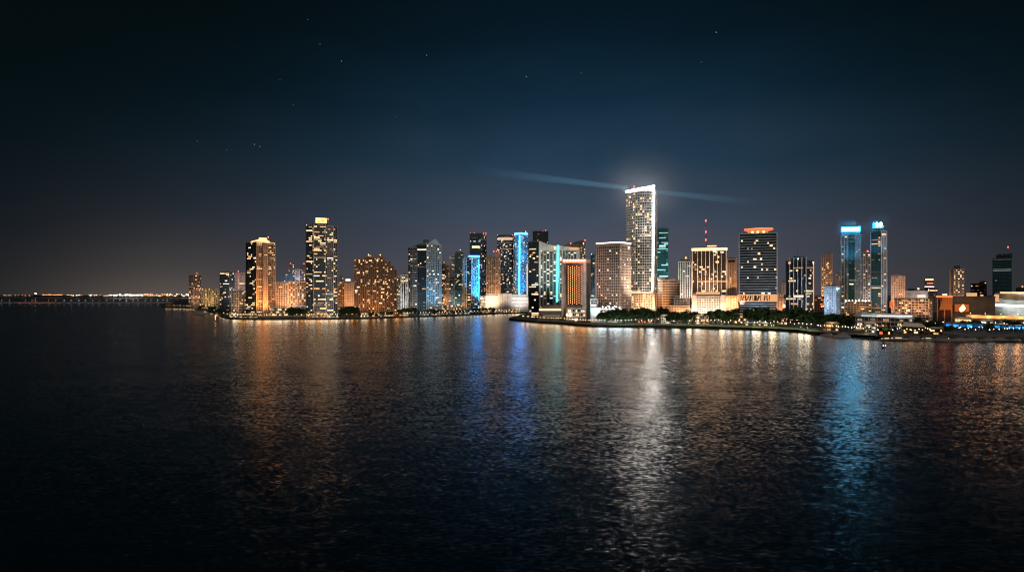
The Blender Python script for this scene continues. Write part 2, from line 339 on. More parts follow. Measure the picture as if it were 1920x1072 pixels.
b.block(b.pts([(766, 14), (769, 6), (774, 3), (782, 1)], 24), 465, wall='grey', lit=.2, run=4, band=.1, sh=1.0, sd=.9, cols=COOLMIX)
b.block(b.pts([(782.3, 1), (799.6, -2)], 26), 460, wall='steel', lit=.24, run=4, band=.08, pw=.3, cols=MIX)
b.block(b.pts([(800, -2.5), (815.5, 0), (815.9, 1), (827.5, 4)], 26), 459, wall='bluewhite', glass='blueglass', lit=.26, run=2, sh=.7, pw=.9, bw=4.2, cols=COOLMIX)
b.prof('gable', [(799.6, 459.4), (827, 459.4), (823, 455.5), (818, 447.5), (815, 448), (808, 452.5)], M['bluewhite'], -1.6, 14); b.prof('roof_wedge', [(767, 465), (799, 459.8), (799, 454.5), (788, 456), (778, 460), (770, 464)], M['teal'], 4, 14)
b.rect('roof_house', 793, 449, 804, 454, M['steel'], 9, 8); b.rect('corner_fin', 799.6, 456, 801, 586, M['bluewhite'], -3.4, 1.2); b.rect('corner_fin', 826, 460, 827.4, 586, M['bluewhite'], 2.4, 1.2)
b.flood((.12, .6, 1), 150e3, 818, 40, 14, 510); b.flood((.3, .6, .8), 40e3, 785, 40); b.flood(WH, 40e3, 770, 25); b.finish()
b = Bld('pale_tower', 'slender pale tower pinched behind the slanted blue tower', 'the slender pale tower', 828, 842, 1900)
b.block(b.flat(828, 834, 24), 488, wall='tan', lit=.3, cols=WHITEMIX); b.block(b.flat(834.2, 842, 24, 3), 497, wall='tan', lit=.25, sh=1.2, pw=1.5, cols=WHITEMIX); b.flood(OR, 120e3); b.finish()
b = Bld('greenish_tower', 'greenish dark tower with a slim roof lamp, next to the blue-capped tower', 'the greenish dark tower', 842, 869, 1800)
b.block(b.flat(842, 853, 26), 480, wall='grey', lit=.12, cols=COOLMIX, sh=.6, pw=1.2); b.block(b.flat(853.3, 869, 26, -3), 474, wall='steel', glass='tealglass', lit=.22, run=2, cols=COOLMIX)
b.mast(863, 469, 474, 8); b.beacon(863, 468.5, 8, .9, 'orange', 'roof_lamp'); b.flood((.8, .9, .8), 100e3); b.finish()
b = Bld('blue_cap_tower', 'white curved tower with glowing blue corner and bright blue cap', 'the blue-capped tower', 866, 900, 1650)
b.block(b.pts([(866, 5), (868, 1), (875, -1)], 26), 486, wall='white', lit=.1, sh=.5, pw=1.4, bw=4.6, cols=COOLMIX)
b.block(b.pts([(875.3, -1), (883.5, -2)], 26), 484, wall='steel', lit=.35, run=2, cols=MIX); b.block(b.pts([(883.8, -3), (893, -3), (897, 0), (899.5, 6)], 26), 484, wall='bluewhite', glass='blueglass', lit=.2, run=1, cols=(('blue', 4), ('cool', 2)), sh=.9, pw=1.2)
b.prof('cap', [(868, 485), (899, 485), (899, 480), (880, 480), (872, 482.5)], M['bluewhite'], 2, 10); b.rect('cap_light', 879, 479, 899.6, 481, E['blue'], -1, 2); b.rect('corner_light', 896.4, 486, 898.4, 560, E['bluecorner'], -2.4, 1)
b.flood((.005, .46, 1), 1.0e6, 897, 34, 14, 515, 70); b.flood((.1, .5, 1), 60e3, 890, 22, 70, 482); b.flood(OR, 40e3, 870, 25)
b.block(b.flat(882, 899, 20, -8), 568, wall='bluewhite', lit=.8, cols=(('blue', 4), ('cool', 2)), fh=4); b.finish()
b = Bld('beacon_tower', 'tall dark glass tower with red corner beacons behind the blue-capped tower', 'the red-cornered dark tower', 881, 912, 2050)
b.block(b.flat(881, 901.5, 34), 438, wall='steel', glass='blueglass', lit=.06, run=6, band=.04, cols=WHITEMIX, litz=(.0, .97), pw=.2); b.block(b.flat(901.8, 912, 30, 4), 437.5, wall='steel', glass='blueglass', lit=.3, run=1, cols=COOLMIX)
for px in (882.5, 889, 907, 911): b.beacon(px, 437.5, 3, 1.1)
b.rect('sky_lobby', 885, 461, 899, 465, W['warm'], -1, 1); b.flood((.1, .4, .8), 160e3, 892, 80, 140); b.finish()
b = Bld('beige_tower', 'beige stone tower with red roof lights, beside the blue-striped tower', 'the beige stone tower', 912, 938, 1900)
b.block(b.flat(912, 931, 26), 482, wall='tan', lit=.12, sh=1.2, pw=1.6, cols=WHITEMIX); b.block(b.flat(929, 938, 26, -5), 473, wall='peach', lit=.14, sh=1.4, pw=1.8, cols=WHITEMIX); b.block(b.flat(914, 923, 18, 5), 480, bot=b.z(486), wall='tan', lit=0)
for px in (926, 931, 935): b.beacon(px, 471, 3, 1.1)
b.flood(OR, 280e3, 925, 60, 20); b.finish()
b = Bld('twin_slab_tower', 'dark slab tower of many small lights joined to the blue-striped tower', 'the dark many-windowed slab', 932, 962, 1960)
b.block(b.flat(932, 962, 30), 442, wall='steel', glass='blueglass', lit=.3, run=2, cols=(('warm', 3), ('cool', 2), ('dimcool', 4)), bw=3.8, band=.03); b.rect('roof_house', 940, 440, 956, 442, M['steel'], 8, 10); b.rect('crown_window', 934, 445, 961, 450, W['warm'], -1, 1)
for px in (933, 961): b.beacon(px, 441, 3, .9)
b.finish()
b = Bld('blue_striped_tower', 'blue-lit tower with a neon ring and one bright vertical blue line', 'the blue-striped tower', 962.5, 991, 1940)
b.block(b.pts([(962.6, 6), (966, 1), (973, -2), (982, -1), (988, 4), (991, 12)], 26), 440, wall='bluewhite', glass='blueglass', lit=.24, run=1, cols=BLUEMIX, bw=3.8, sh=.8, pw=.6)
b.prof('neon_ring', [(964, 439.5), (990, 439.5), (989, 437), (977, 436), (965, 437)], E['blue'], -2, 4); b.prof('neon_line', [(972.4, 553), (974.6, 553), (975.4, 441), (973.2, 441)], E['blue'], -5, 1.5)
b.beacon(986, 434, 6, .9, 'lamp', 'roof_lamp'); b.rect('side_lights', 987.4, 495, 989.6, 552, W['cool'], 0, 2)
b.flood((.01, .42, 1), 0.8e6, 982, 34, 20, 500, 70); b.flood((.01, .42, 1), 0.5e6, 982, 34, 110, 455, 70); b.finish()
b = Bld('parking_garage', 'row of pale windowless garage blocks at the river mouth', 'the pale garages', 905, 990, 1700, 'garage')
b.block(b.flat(911, 934, 30), 552, wall='white', lit=.05, sh=3.1, pw=0, cols=(('warm', 1),)); b.block(b.flat(934.5, 959.5, 30, -3), 551, wall='pale', lit=0, sh=0, pw=6, bw=7, sd=.6); b.block(b.flat(960, 990, 30, 1), 553, wall='white', lit=0, sh=2.4, pw=0)
b.block(b.flat(899, 911, 20, -4), 556, wall='white', lit=.6, sh=1.2, pw=.6, cols=WHITEMIX)
b.flood((1, .7, .42), 260e3, 921, 40, 12); b.flood((1, .9, .85), 170e3, 975, 40, 12); b.finish()
b = Bld('dark_far_tower', 'unlit dark tower far behind the white sail-topped tower', 'the unlit far tower', 999, 1028, 2300)
b.block(b.flat(999, 1028, 34), 434, wall='steel', lit=.05, run=2, sh=1.2, cols=COOLMIX); b.beacon(1023, 432, 6, 1.2); b.beacon(1018, 433.5, 6, 1.0); b.finish()
b = Bld('domed_tower', 'beige tower with dark curved roof and red beacons behind the sail-topped tower', 'the curved-roof beige tower', 1058, 1098, 1720)
b.block(b.flat(1058, 1088, 26), 459, wall='tan', lit=.1, cols=WHITEMIX); b.block(b.flat(1088.3, 1098, 26, -3), 461, wall='tan', lit=.3, run=1, cols=WHITEMIX, pw=1.4)
b.prof('curved_roof', [(1060, 459), (1098, 461), (1097, 452), (1090, 451), (1080, 453), (1072, 456.5), (1062, 458)], M['steel'], 4, 16); b.beacon(1070, 456, 3, 1.1); b.beacon(1097, 450, 3, 1.1); b.beacon(1094, 456.5, -2, 1.3, 'lamp', 'roof_lamp'); b.flood(OR, 160e3, 1090, 60, 60); b.finish()
b = Bld('sail_tower', 'white-framed tower with sweeping sail top and a vertical cyan light strip', 'the sail-topped tower', 991, 1086, 1255)
b.block(b.pts([(991, 10), (992, 2), (1010, -2)], 26), 454, wall='steel', lit=.22, run=3, band=.03, pw=.3, sh=.5, cols=(('amber', 3), ('warm', 3), ('teal', 1)))
b.block(b.pts([(1012, -2), (1043, 2), (1049, 3), (1086, 8)], 24), 464.5, wall='white', glass='glass', lit=.3, run=1, sh=.5, pw=1.1, bw=5.6, cols=WHITEMIX, pd=.9, band=0)
b.prof('sail_roof', [(1010.6, 470), (1049, 470), (1086, 470), (1086, 464), (1060, 462), (1048, 460.5), (1036, 460), (1026, 457.5), (1018, 454), (1010.6, 452)], M['white'], -3.5, 6)
b.rect('white_fin', 1010.4, 452, 1014, 574, M['white'], -4.6, 3); b.rect('white_fin', 1081, 464, 1086, 560, M['white'], 4, 3); b.prof('cyan_strip', [(1042.4, 566), (1046, 566), (1048.4, 459.5), (1044.6, 459.5)], E['cyan'], -4.4, 1.5)
b.rect('bright_cornice', 1067, 464, 1085, 468, E['warmsoft'], -4.4, .6); b.beacon(1040.5, 464.5, -6, 1.0, 'lamp', 'roof_lamp')
for px in (993, 999, 1004, 1009.5): b.rect('stilt', px, 578, px + .9, 601, M['pale'], 1, 1.2)
b.flood((.3, .9, .9), 45e3, 1050, 40, 40, 500); b.flood((.85, 1, .9), 100e3, 1020, 70, 60, 470); b.finish()
b = Bld('led_hotel', 'grey hotel slab with a lattice of amber dots and a pink-lit top', 'the dot-lit hotel', 1053, 1107, 1130, 'hotel')
b.block(b.corner(1053, 1098.6, 1107, 12), 493, wall='pale', glass='grey', lit=0, sh=0, pw=3, bw=60, parapet=1.5)
b.rect('dot_screen', 1063, 497, 1091.5, 572, M['red'], -1.6, 1.4)
dm = MB()
for i in range(18):
    for j in range(7):
        px = 1065.4 + j * 4.05; py = 499.5 + i * 4.1 + (2.05 if j % 2 else 0)
        if py < 571: p = b.at(px, -1.75); dm.box((p.x, p.y, b.z(py, -1.75)), (1.0, .3, .95), -math.atan2(b.r.x, b.r.y))
dm.build('dot_lights', E['dot'], b.root)
b.rect('top_band', 1054, 486, 1107, 492.6, M['rose'], -1, 14)
for k in range(8): p = b.at(1058 + k * 5.35, -2.6); MB().ball((p.x, p.y, b.z(488.2, -2.6)), 1.75).build('top_lamp', E['lamp'], b.root)
b.rect('red_line', 1055, 491, 1099, 492.4, E['redtube'], -1.9, .7); b.rect('dark_ledge', 1063, 572, 1092, 578, M['roof'], -3, 3)
b.block(b.flat(1063, 1098, 14, -14), 578.5, wall='pale', lit=.7, fh=6, sh=2.4, pw=1, litz=(.5, 1), cols=(('warm', 3),)); b.beacon(1063, 590, -17, 1.6, 'lamp', 'wall_lamp'); b.beacon(1070, 590, -17, 1.8, 'lamp', 'wall_lamp'); b.beacon(1080, 599, -20, 2.0, 'lamp', 'wall_lamp')
b.flood((1, .3, .22), 60e3, 1080, 16, 70, 488); b.flood(OR, 14e3, 1062, 20); b.flood((1, .84, .78), 120e3, 1085, 90, 30, 530); b.finish()
b = Bld('hotel_podium', 'low slope-sided podium with one warm light strip, beside the dot-lit hotel', 'the slope-sided podium', 1009, 1054, 1135, 'podium building')
b.prof('dark_body', [(1009, 601), (1053, 601), (1053, 573), (1019, 573), (1010, 580)], M['roof'], 0, 30); b.rect('light_strip', 1011, 579, 1052, 582, W['warm'], -1, 1); b.rect('light_strip', 1018, 591, 1050, 592, W['warm'], -1, 1)
b.prof('roof', [(1016, 577), (1053, 577), (1053, 571.5), (1021, 571.5)], M['roof'], 2, 24); b.rect('skylight', 1020, 574, 1040, 575, W['dim'], 1, 1); b.flood(OR, 9e3, 1030, 25); b.finish()
b = Bld('blue_sliver_tower', 'thin bluish tower glimpsed in the gap behind the dot-lit hotel', 'the bluish sliver tower', 1107.5, 1119, 1600)
b.block(b.flat(1107.5, 1115, 20), 478, wall='teal', glass='blueglass', lit=.14, cols=COOLMIX); b.block(b.flat(1115.2, 1119, 20, 3), 476, wall='peach', lit=.05, pw=2); b.beacon(1109, 477, 3, 1.1, 'lamp', 'roof_lamp'); b.flood((.4, .7, 1), 90e3); b.finish()
b = Bld('stone_office', 'stone-clad office block of punched windows with a white-lit cornice', 'the punched-window stone office', 1118, 1183, 1080, 'office block')
b.block(b.corner(1118, 1162.5, 1183, 30), 461, wall='rose', lit=.1, run=1, fh=4.5, bw=4.1, sh=1.7, pw=1.25, cols=WHITEMIX, pd=.45, sd=.46)
P, _ = b.corner(1118, 1162.5, 1183, 30)
MB().prism(P, b.z(461), b.z(455)).build('parapet_wall', M['rose'], b.root)
MB().prism([Vector(p) * 1.012 for p in P], b.z(455), b.z(453.4)).build('cornice_light', E['white'], b.root)
b.flood((1, .76, .58), 45e3, 1178, 26, 6, 560); b.flood((1, .72, .55), 150e3, 1140, 80, 12); b.beacon(1179, 464.5, -2, 1.4, 'lamp', 'wall_lamp'); b.finish()
# --- the tall curved tower
b = Bld('curved_tower', 'tallest tower, curved and banded, edged in brilliant white light', 'the tall white-edged tower', 1174, 1232, 1150)
arc = []
for k in range(13):
    t = k / 12; arc.append((1174.5 + 51 * t, 16 - 34 * t + 14 * t * t - 9 * math.sin(math.pi * t)))
b.block(b.pts(arc, 22), 360, bot=b.z(548), wall='lightmetal', lit=.26, run=2, band=.04, fh=4.4, bw=3.2, sh=.85, sd=.7, pw=.2, cols=(('warm', 4), ('amber', 1), ('dim', 3)), parapet=.3, mask=lambda u, f: 4 if (.9 < f < .96 or abs(f - (.93 - .22 * u)) < .05 or abs(f - .56) < .02 or abs(f - .25) < .02) else .45)
aL, aR = arc[0], arc[-1]
b.block(b.pts([(1226.2, aR[1] + .4), (1231, aR[1] + 12), (1232, aR[1] + 20)], 14), 358, bot=b.z(548), wall='lightmetal', lit=.08, fh=4.4, bw=3.4, sh=.85, sd=.7, pw=.25)
cr = MB()
for k in range(12):
    (x0, d0), (x1, d1) = arc[k], arc[k + 1]; p, q = b.at(x0, d0), b.at(x1, d1)
    y0, y1 = 357 - 8.5 * k / 12, 357 - 8.5 * (k + 1) / 12
    nrm = Vector(((q - p).y, -(q - p).x)).normalized() * 1.2
    po, qo = p + nrm, q + nrm; zl, zh = b.z(360.4 - 8.5 * k / 12, d0), b.z(y0, d0); zl1, zh1 = b.z(360.4 - 8.5 * (k + 1) / 12, d1), b.z(y1, d1)
    vs = [(po.x, po.y, zl), (qo.x, qo.y, zl1), (qo.x, qo.y, zh1), (po.x, po.y, zh), (p.x, p.y, zl), (q.x, q.y, zl1), (q.x, q.y, zh1), (p.x, p.y, zh)]
    cr.add(vs, [(0, 1, 2, 3), (5, 4, 7, 6), (3, 2, 6, 7), (1, 0, 4, 5), (0, 3, 7, 4), (2, 1, 5, 6)])
cr.build('crown_light', E['whitecrown'], b.root)
zt0, zt1 = b.z(358), b.z(349)
Pp, _ = b.pts(arc, 22)
tt = [b.z(358 - 8.5 * k / 12, arc[k][1]) for k in range(13)]; tt += [tt[-1], tt[0]]
MB().prism(Pp, b.z(361), b.z(360), 0, tt).build('crown_screen', M['lightmetal'], b.root)
dR = aR[1]
b.prof('edge_light', [(1222.4, 546), (1223.3, 546), (1225.8, 470), (1226.8, 400), (1227.1, 348.4), (1225.7, 348.4), (1225.4, 400), (1224.6, 470)], E['whitecrown'], dR - 2.2, 1.8)
b.block(b.pts([(1184, 2), (1206, -9), (1224, -12), (1231, -4)], 24), 550, wall='peach', lit=.3, run=1, fh=4.2, bw=4.4, sh=1.4, pw=1.3, cols=(('warm', 3), ('amber', 3), ('dim', 2)))
b.rect('sky_lobby', 1184, 545.5, 1222, 550, W['warm'], dR - 3.2, 2); b.beacon(1189, 349.5, 6, .9)
b.prof('base_fin', [(1224, 583), (1229, 583), (1226.5, 556), (1224, 556)], M['white'], -17, 2)
b.flood((1, .62, .36), 220e3, 1205, 30, 6, 560); b.flood((1, .8, .6), 400e3, 1200, 90, 40, 470); b.flood((1, .88, .74), 130e3, 1205, 60, 150, 400); b.finish()
b = Bld('teal_tower', 'teal glass tower with bright floor bands just behind the white-edged tower', 'the teal glass tower', 1231, 1253, 1500)
b.block(b.flat(1231, 1253, 28), 429, wall='teal', glass='tealglass', lit=.22, run=4, band=.12, cols=(('teal', 4), ('dimcool', 2)), pw=.2); b.flood((.1, .9, .85), 150e3, 1243, 60, 40, 480); b.finish()
b = Bld('amber_office', 'squat amber-lit office with horizontal bands beside the white-edged tower', 'the squat amber office', 1234, 1274, 1120, 'office block')
b.block(b.corner(1234, 1242, 1274, 68), 526, wall='peach', glass='brownglass', lit=.04, sh=2.1, pw=.4, fh=4, cols=(('amber', 1), ('dim', 1)))
b.rect('roof_house', 1250, 522, 1266, 526, M['rose'], 10, 10); b.rect('roof_house', 1232, 521, 1247, 525, M['grey'], 16, 8); b.flood((1, .48, .18), 210e3, 1252, 32, 10, 560); b.finish()
b = Bld('pinstripe_tower', 'pale tower with thin vertical stripes and a red lamp on its stepped roof', 'the pinstriped pale tower', 1272, 1297, 1450)
b.block(b.flat(1272, 1297, 26), 491, wall='white', lit=.05, sh=.4, pw=1.6, bw=4.4, cols=WHITEMIX); b.block(b.flat(1275, 1295, 20, 4), 486, bot=b.z(491), wall='white', lit=0); b.rect('roof_house', 1281, 483.6, 1290, 486, M['rose'], 8, 8); b.beacon(1286, 483, 7, 1.3, 'orange', 'roof_lamp')
b.flood((1, .85, .75), 260e3, 1285, 60, 20, 520); b.flood(OR, 80e3, 1285, 30, 6); b.finish()
b = Bld('white_church_block', 'small pale stepped building under the pinstriped tower', 'the small stepped building', 1255, 1298, 1090, 'building')
b.block(b.flat(1264, 1298, 18, 4), 560, wall='white', lit=.12, sh=2, pw=1.6, cols=(('warm', 1), ('dim', 2))); b.block(b.flat(1266, 1274, 14, 6), 556, bot=b.z(560), wall='white', lit=0); b.block(b.flat(1253, 1290, 16, -10), 574, wall='peach', lit=.1, sh=2.2, pw=2); b.root.name = 'stepped_hall'
b.flood((1, .55, .28), 60e3, 1275, 24); b.finish()
b = Bld('mast_tower', 'black glass tower with glowing white piers and a red-lit mast', 'the masted black tower', 1297, 1364, 1080)
b.block(b.flat(1297.5, 1362.5, 30), 466, bot=b.z(552), wall='steel', glass='brownglass', lit=.14, run=2, band=.04, bw=3.6, sh=.5, pw=.25, cols=(('warm', 3), ('amber', 3), ('dim', 2)), fh=3.8)
for k in range(7): px = 1307.5 + k * 7.4; b.rect('pier', px, 467, px + 1.1, 552, M['white'], -1.5, 1.4)
for px in (1297.5, 1361): b.rect('pier', px, 465, px + 1.6, 556, M['white'], -1.5, 1.4)
b.rect('cornice_light', 1297, 465, 1363.5, 469.5, E['warmcrown'], -2, 1.2); b.rect('corner_lamp', 1337, 464.8, 1342, 472, E['white'], -2.6, .5); b.prof('roof_terrace', [(1307, 465), (1350, 465), (1346, 461.5), (1312, 462)], M['rose'], 6, 14); b.rect('terrace_light', 1326, 460.4, 1343, 461.6, E['warmcrown'], 5, 1)
b.rect('belt_light', 1305, 547, 1350, 552, E['warmsoft'], -2.2, 1.2)
b.block(b.flat(1306, 1352, 28, -6), 556.5, wall='white', lit=.06, fh=3.4, bw=3.6, sh=1.4, pw=1.0, cols=(('warm', 1), ('dim', 1)))
b.rect('end_wall', 1297, 553, 1305.8, 584, M['white'], -7.5, 26); b.rect('end_wall', 1352.2, 553, 1361, 584, M['white'], -7.5, 26)
b.mast(1323.5, 411, 462, 12, .9); 
for py in (413, 434, 449): b.beacon(1323.5, py, 10.6, 1.0)
b.mast(1300, 457, 466, 6, .3); b.flood((1, .62, .4), 130e3, 1330, 30, 6, 560); b.flood((1, .6, .35), 60e3, 1302, 20, 6, 570); b.flood((1, .6, .35), 60e3, 1356, 20, 6, 570); b.flood((1, .6, .34), 150e3, 1330, 40, 48, 500); b.finish()
b = Bld('tan_tower', 'narrow tan tower leaning its back against the masted black tower', 'the narrow tan tower', 1363, 1381, 1180)
b.block(b.flat(1363, 1381, 24), 486, wall='peach', lit=.05, run=1, sh=1.6, pw=1.8, bw=4.2); b.rect('crown_window', 1365, 488, 1378, 492, M['brownglass'], -1, .6); b.block(b.flat(1362, 1384, 20, -12), 556, wall='peach', lit=.08, sh=2, pw=2)
b.flood((1, .5, .22), 330e3, 1372, 36, 12, 520); b.finish()
b = Bld('crown_office', 'dark banded office tower with a flared orange crown and a painted-looking lit belt', 'the flare-crowned office', 1385, 1459, 1120, 'office tower')
b.block(b.flat(1385.5, 1457.5, 34), 438, bot=b.z(552), wall='lightmetal', glass='glass', lit=.075, run=2, fh=4.3, bw=3.2, sh=.95, sd=.7, pw=0, cols=(('warm', 4), ('cool', 1)), band=0)
b.rect('corner_post', 1385, 438, 1387, 552, M['lightmetal'], -1.2, 1); b.rect('corner_post', 1456, 438, 1458.4, 552, M['lightmetal'], -1.2, 1)
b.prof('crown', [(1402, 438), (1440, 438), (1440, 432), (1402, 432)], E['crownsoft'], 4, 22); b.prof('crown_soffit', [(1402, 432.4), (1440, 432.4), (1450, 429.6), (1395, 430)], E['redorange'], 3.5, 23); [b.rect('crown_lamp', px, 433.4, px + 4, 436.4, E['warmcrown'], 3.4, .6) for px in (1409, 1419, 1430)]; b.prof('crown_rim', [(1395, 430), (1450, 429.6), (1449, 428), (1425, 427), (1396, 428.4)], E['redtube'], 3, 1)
b.rect('belt', 1383, 552, 1458, 565, E['warmsoft'], -4, 30)
fig = MB()
for (x0, w_, sl) in ((1388.5, 2.0, .5), (1393, 1.4, 2.4), (1396.5, 3, -1.2), (1402, 1.2, 2.5), (1406, 2.2, 1.4), (1410, 1.4, -1.6), (1414, 5, .3), (1421, 2.4, 2.6), (1425, 1.6, -1), (1433, 2, 1.3), (1437, 2.2, -.6), (1442, 1.2, .6)):
    pl = [(x0 - sl, 563.6), (x0 + w_ - sl, 563.6), (x0 + w_ + sl * .5, 557), (x0 + w_, 554), (x0 + sl * .4, 553.6)]
    fr = [(b.at(px, -4.5), b.z(py, -4.5)) for px, py in pl]; n = len(fr)
    vs = [(p.x, p.y, z) for p, z in fr] + [(p.x + b.r.x * .4, p.y + b.r.y * .4, z) for p, z in fr]
    fig.add(vs, [tuple(range(n)), tuple(range(2 * n - 1, n - 1, -1))] + [(i, n + i, n + (i + 1) % n, (i + 1) % n) for i in range(n)])
fig.build('belt_pattern', M['red'], b.root)
b.block(b.flat(1387, 1456, 30, -2), 565.3, wall='lightmetal', lit=.1, sh=.9, pw=0, fh=4, cols=(('cool', 1), ('warm', 1)), band=.1)
b.flood((1, .5, .25), 45e3, 1390, 14, 30, 560); b.flood((.55, .75, 1), 100e3, 1420, 90, 20, 490); b.finish()
b = Bld('orange_annex', 'low orange-washed annex between the flare-crowned office and the black ribbed tower', 'the orange annex', 1456, 1474, 1110, 'building')
b.block(b.flat(1456, 1474, 18), 562, wall='peach', lit=.05, sh=2, pw=2); b.block(b.flat(1459, 1469, 14, 3), 551, bot=b.z(562), wall='peach', lit=.1, sh=2, pw=1.6); b.block(b.flat(1466, 1473, 14, 6), 531, bot=b.z(551), wall='peach', lit=.0, sh=2, pw=1.6); b.beacon(1470, 573, -3, 1.6, 'lamp', 'wall_lamp'); b.flood((1, .45, .15), 60e3, 1464, 20); b.finish()
b = Bld('ribbed_tower', 'black glass tower with thin white ribs and amber floor bands', 'the black ribbed tower', 1473, 1526, 1010)
b.block(b.corner(1473.5, 1511.5, 1525, 32), 489, wall='steel', lit=.2, run=4, band=.14, fh=3.8, bw=4.4, sh=.7, pw=.2, cols=(('warm', 2), ('amber', 4), ('dim', 2)))
P, _ = b.corner(1473.5, 1511.5, 1525, 32)
for k in range(1, 6):
    q = P[0] + (P[1] - P[0]) * (k / 5); MB().box((q.x, q.y, b.z(540)), (.7, 1.6, b.z(490)), math.atan2((P[1] - P[0]).y, (P[1] - P[0]).x)).build('rib', M['white'], b.root)
q = P[2]; MB().box((q.x, q.y, b.z(545)), (1.3, 1.8, b.z(500)), 0).build('lit_rib', E['warmsoft'], b.root)
b.block(b.flat(1483, 1511, 14, 12), 484, bot=b.z(489), wall='teal', lit=0); b.mast(1491, 468, 485, 14, .35); b.mast(1495, 464, 485, 14, .35); b.beacon(1496, 485, 8, 1.1, 'coollamp', 'roof_lamp')
b.beacon(1525, 492, 6, .9, 'lamp', 'roof_lamp'); b.flood((.7, .85, 1), 70e3, 1500, 60, 14); b.flood(WH, 30e3, 1522, 20); b.finish()
b = Bld('dark_annex', 'dark red-lit low block between the black ribbed tower and the bluish white block', 'the dark red-lit block', 1527, 1547, 1150, 'building')
b.block(b.flat(1527, 1547, 20), 556, wall='brown', glass='brownglass', lit=.12, run=2, cols=(('red', 2), ('amber', 1))); b.finish()
b = Bld('slim_tan_tower', 'slim tan tower of small bright windows behind the bluish white block', 'the slim tan tower', 1540, 1561, 1500)
b.block(b.flat(1540, 1560.5, 24), 477, wall='peach', glass='brownglass', lit=.3, run=2, sh=1.4, pw=1.3, cols=(('warm', 3), ('amber', 2)), litz=(0, .9)); b.flood(OR, 200e3, 1550, 45, 10); b.finish()
b = Bld('far_brown_tower', 'dim brown tower far back beside the slim tan tower', 'the dim brown tower', 1566, 1577, 2100)
b.block(b.flat(1566, 1577, 26), 512, wall='rose', lit=.12, pw=1.5, sh=1.4); b.flood((1, .6, .5), 120e3); b.finish()
b = Bld('bluish_block', 'short bluish white block with small square windows', 'the bluish white block', 1546, 1575, 985, 'apartments')
b.block(b.corner(1546, 1567, 1575, 24), 538, wall='bluewhite', lit=.16, run=1, sh=1.7, pw=1.8, bw=3.6, cols=(('cool', 3), ('amber', 1), ('dim', 2))); b.rect('roof_sign', 1571.5, 539, 1575, 543, W['blue'], -2, 2); b.beacon(1570, 541, -1, 1.2, 'coollamp', 'roof_lamp')
b.flood((.5, .68, 1), 110e3, 1558, 40, 14); b.finish()
b = Bld('cyan_crown_tower', 'tower with a flat glowing cyan sign across its roof', 'the flat cyan-crowned tower', 1575, 1616, 1250)
b.block(b.pts([(1575, 10), (1577, 2), (1589, 0)], 26), 442, wall='bluewhite', lit=.14, run=1, sh=.9, pw=1.2, cols=COOLMIX); b.block(b.pts([(1589.3, 0), (1591, -3), (1602, -3), (1604, 0)], 26), 440, wall='teal', glass='tealglass', lit=.22, run=3, band=.04, pw=.3, cols=COOLMIX)
b.block(b.pts([(1604.3, 0), (1613, 1), (1616, 8)], 26), 441, wall='bluewhite', lit=.17, run=2, sh=.9, pw=1.2, cols=COOLMIX); b.block(b.flat(1579, 1612, 18, 4), 434, bot=b.z(441), wall='bluewhite', glass='blueglass', lit=0)
b.rect('cyan_sign', 1577.5, 425.5, 1613, 434, E['cyancrown'], 2, 3); b.rect('sign_core', 1579.5, 427, 1611, 432.6, E['coldcore'], 1.2, .8)
b.flood((.2, .65, 1), 50e3, 1595, 24, 100, 436); b.flood((.7, .85, 1), 170e3, 1595, 70, 20, 500); b.flood(OR, 50e3, 1595, 30); b.finish()
b = Bld('red_roof_tower', 'narrow pale tower with a red roof lamp between the two cyan-crowned towers', 'the narrow red-lamped tower', 1618, 1632, 1450)
b.block(b.flat(1618, 1632, 22), 473, wall='pale', lit=.25, run=1, sh=1.2, pw=1.3, cols=WHITEMIX); b.beacon(1627, 471, 4, 1.5); b.rect('roof_box', 1624, 472, 1631, 474, M['rose'], 4, 6); b.flood((1, .7, .6), 120e3); b.finish()
b = Bld('round_crown_tower', 'slim tower topped by three glowing blue-white discs', 'the disc-crowned tower', 1632, 1664, 1200)
b.block(b.pts([(1632, 8), (1633.5, 2), (1652, 0)], 26), 436, wall='steel', glass='tealglass', lit=.24, run=4, band=.1, pw=.3, cols=MIX); b.block(b.pts([(1652.3, -2), (1662, 1), (1663.6, 8)], 26), 434, wall='pale', lit=.2, run=2, sh=1.2, pw=1.2, cols=MIX)
b.block(b.flat(1636, 1656, 16, 5), 427, bot=b.z(436), wall='bluewhite', glass='blueglass', lit=0); b.rect('white_fin', 1632, 440, 1633.2, 575, M['bluewhite'], 0, 2)
for (cx, rx) in ((1638.4, 1.3), (1644.2, 2.8), (1651.6, 2.8)): b.prof('crown_disc', [(cx + rx * math.cos(a * math.pi / 8), 420.8 - 4.4 * math.sin(a * math.pi / 8)) for a in range(0, -16, -1)], E['cyancrown'] if rx < 2 else E['disc'], 2, 3)
b.rect('crown_band', 1637, 424, 1656, 427.6, E['cyancrown'], 5.2, 2); b.flood((.15, .6, 1), 35e3, 1645, 20, 110, 432); b.flood((.75, .85, 1), 130e3, 1655, 60, 20, 500); b.flood(OR, 40e3, 1640, 30); b.finish()
b = Bld('garden_garage', 'tan parking podium with planted lit roof between the cyan-crowned towers', 'the planted parking podium', 1584, 1634, 1170, 'garage')
b.block(b.flat(1584, 1634, 26), 566, wall='tan', lit=.5, run=2, sh=1.3, pw=.6, fh=3.4, cols=(('amber', 3), ('dim', 3)))
for k in range(8): b.beacon(1586 + k * 6.2, 563.5, -1 + (k % 3) * 3, .9, 'coollamp', 'roof_lamp')
b.flood(OR, 40e3, 1610, 26); b.finish()
b = Bld('tan_office', 'plain tan block with a column of dark windows near the disc-crowned tower', 'the plain tan office', 1671, 1697, 1480, 'office block')
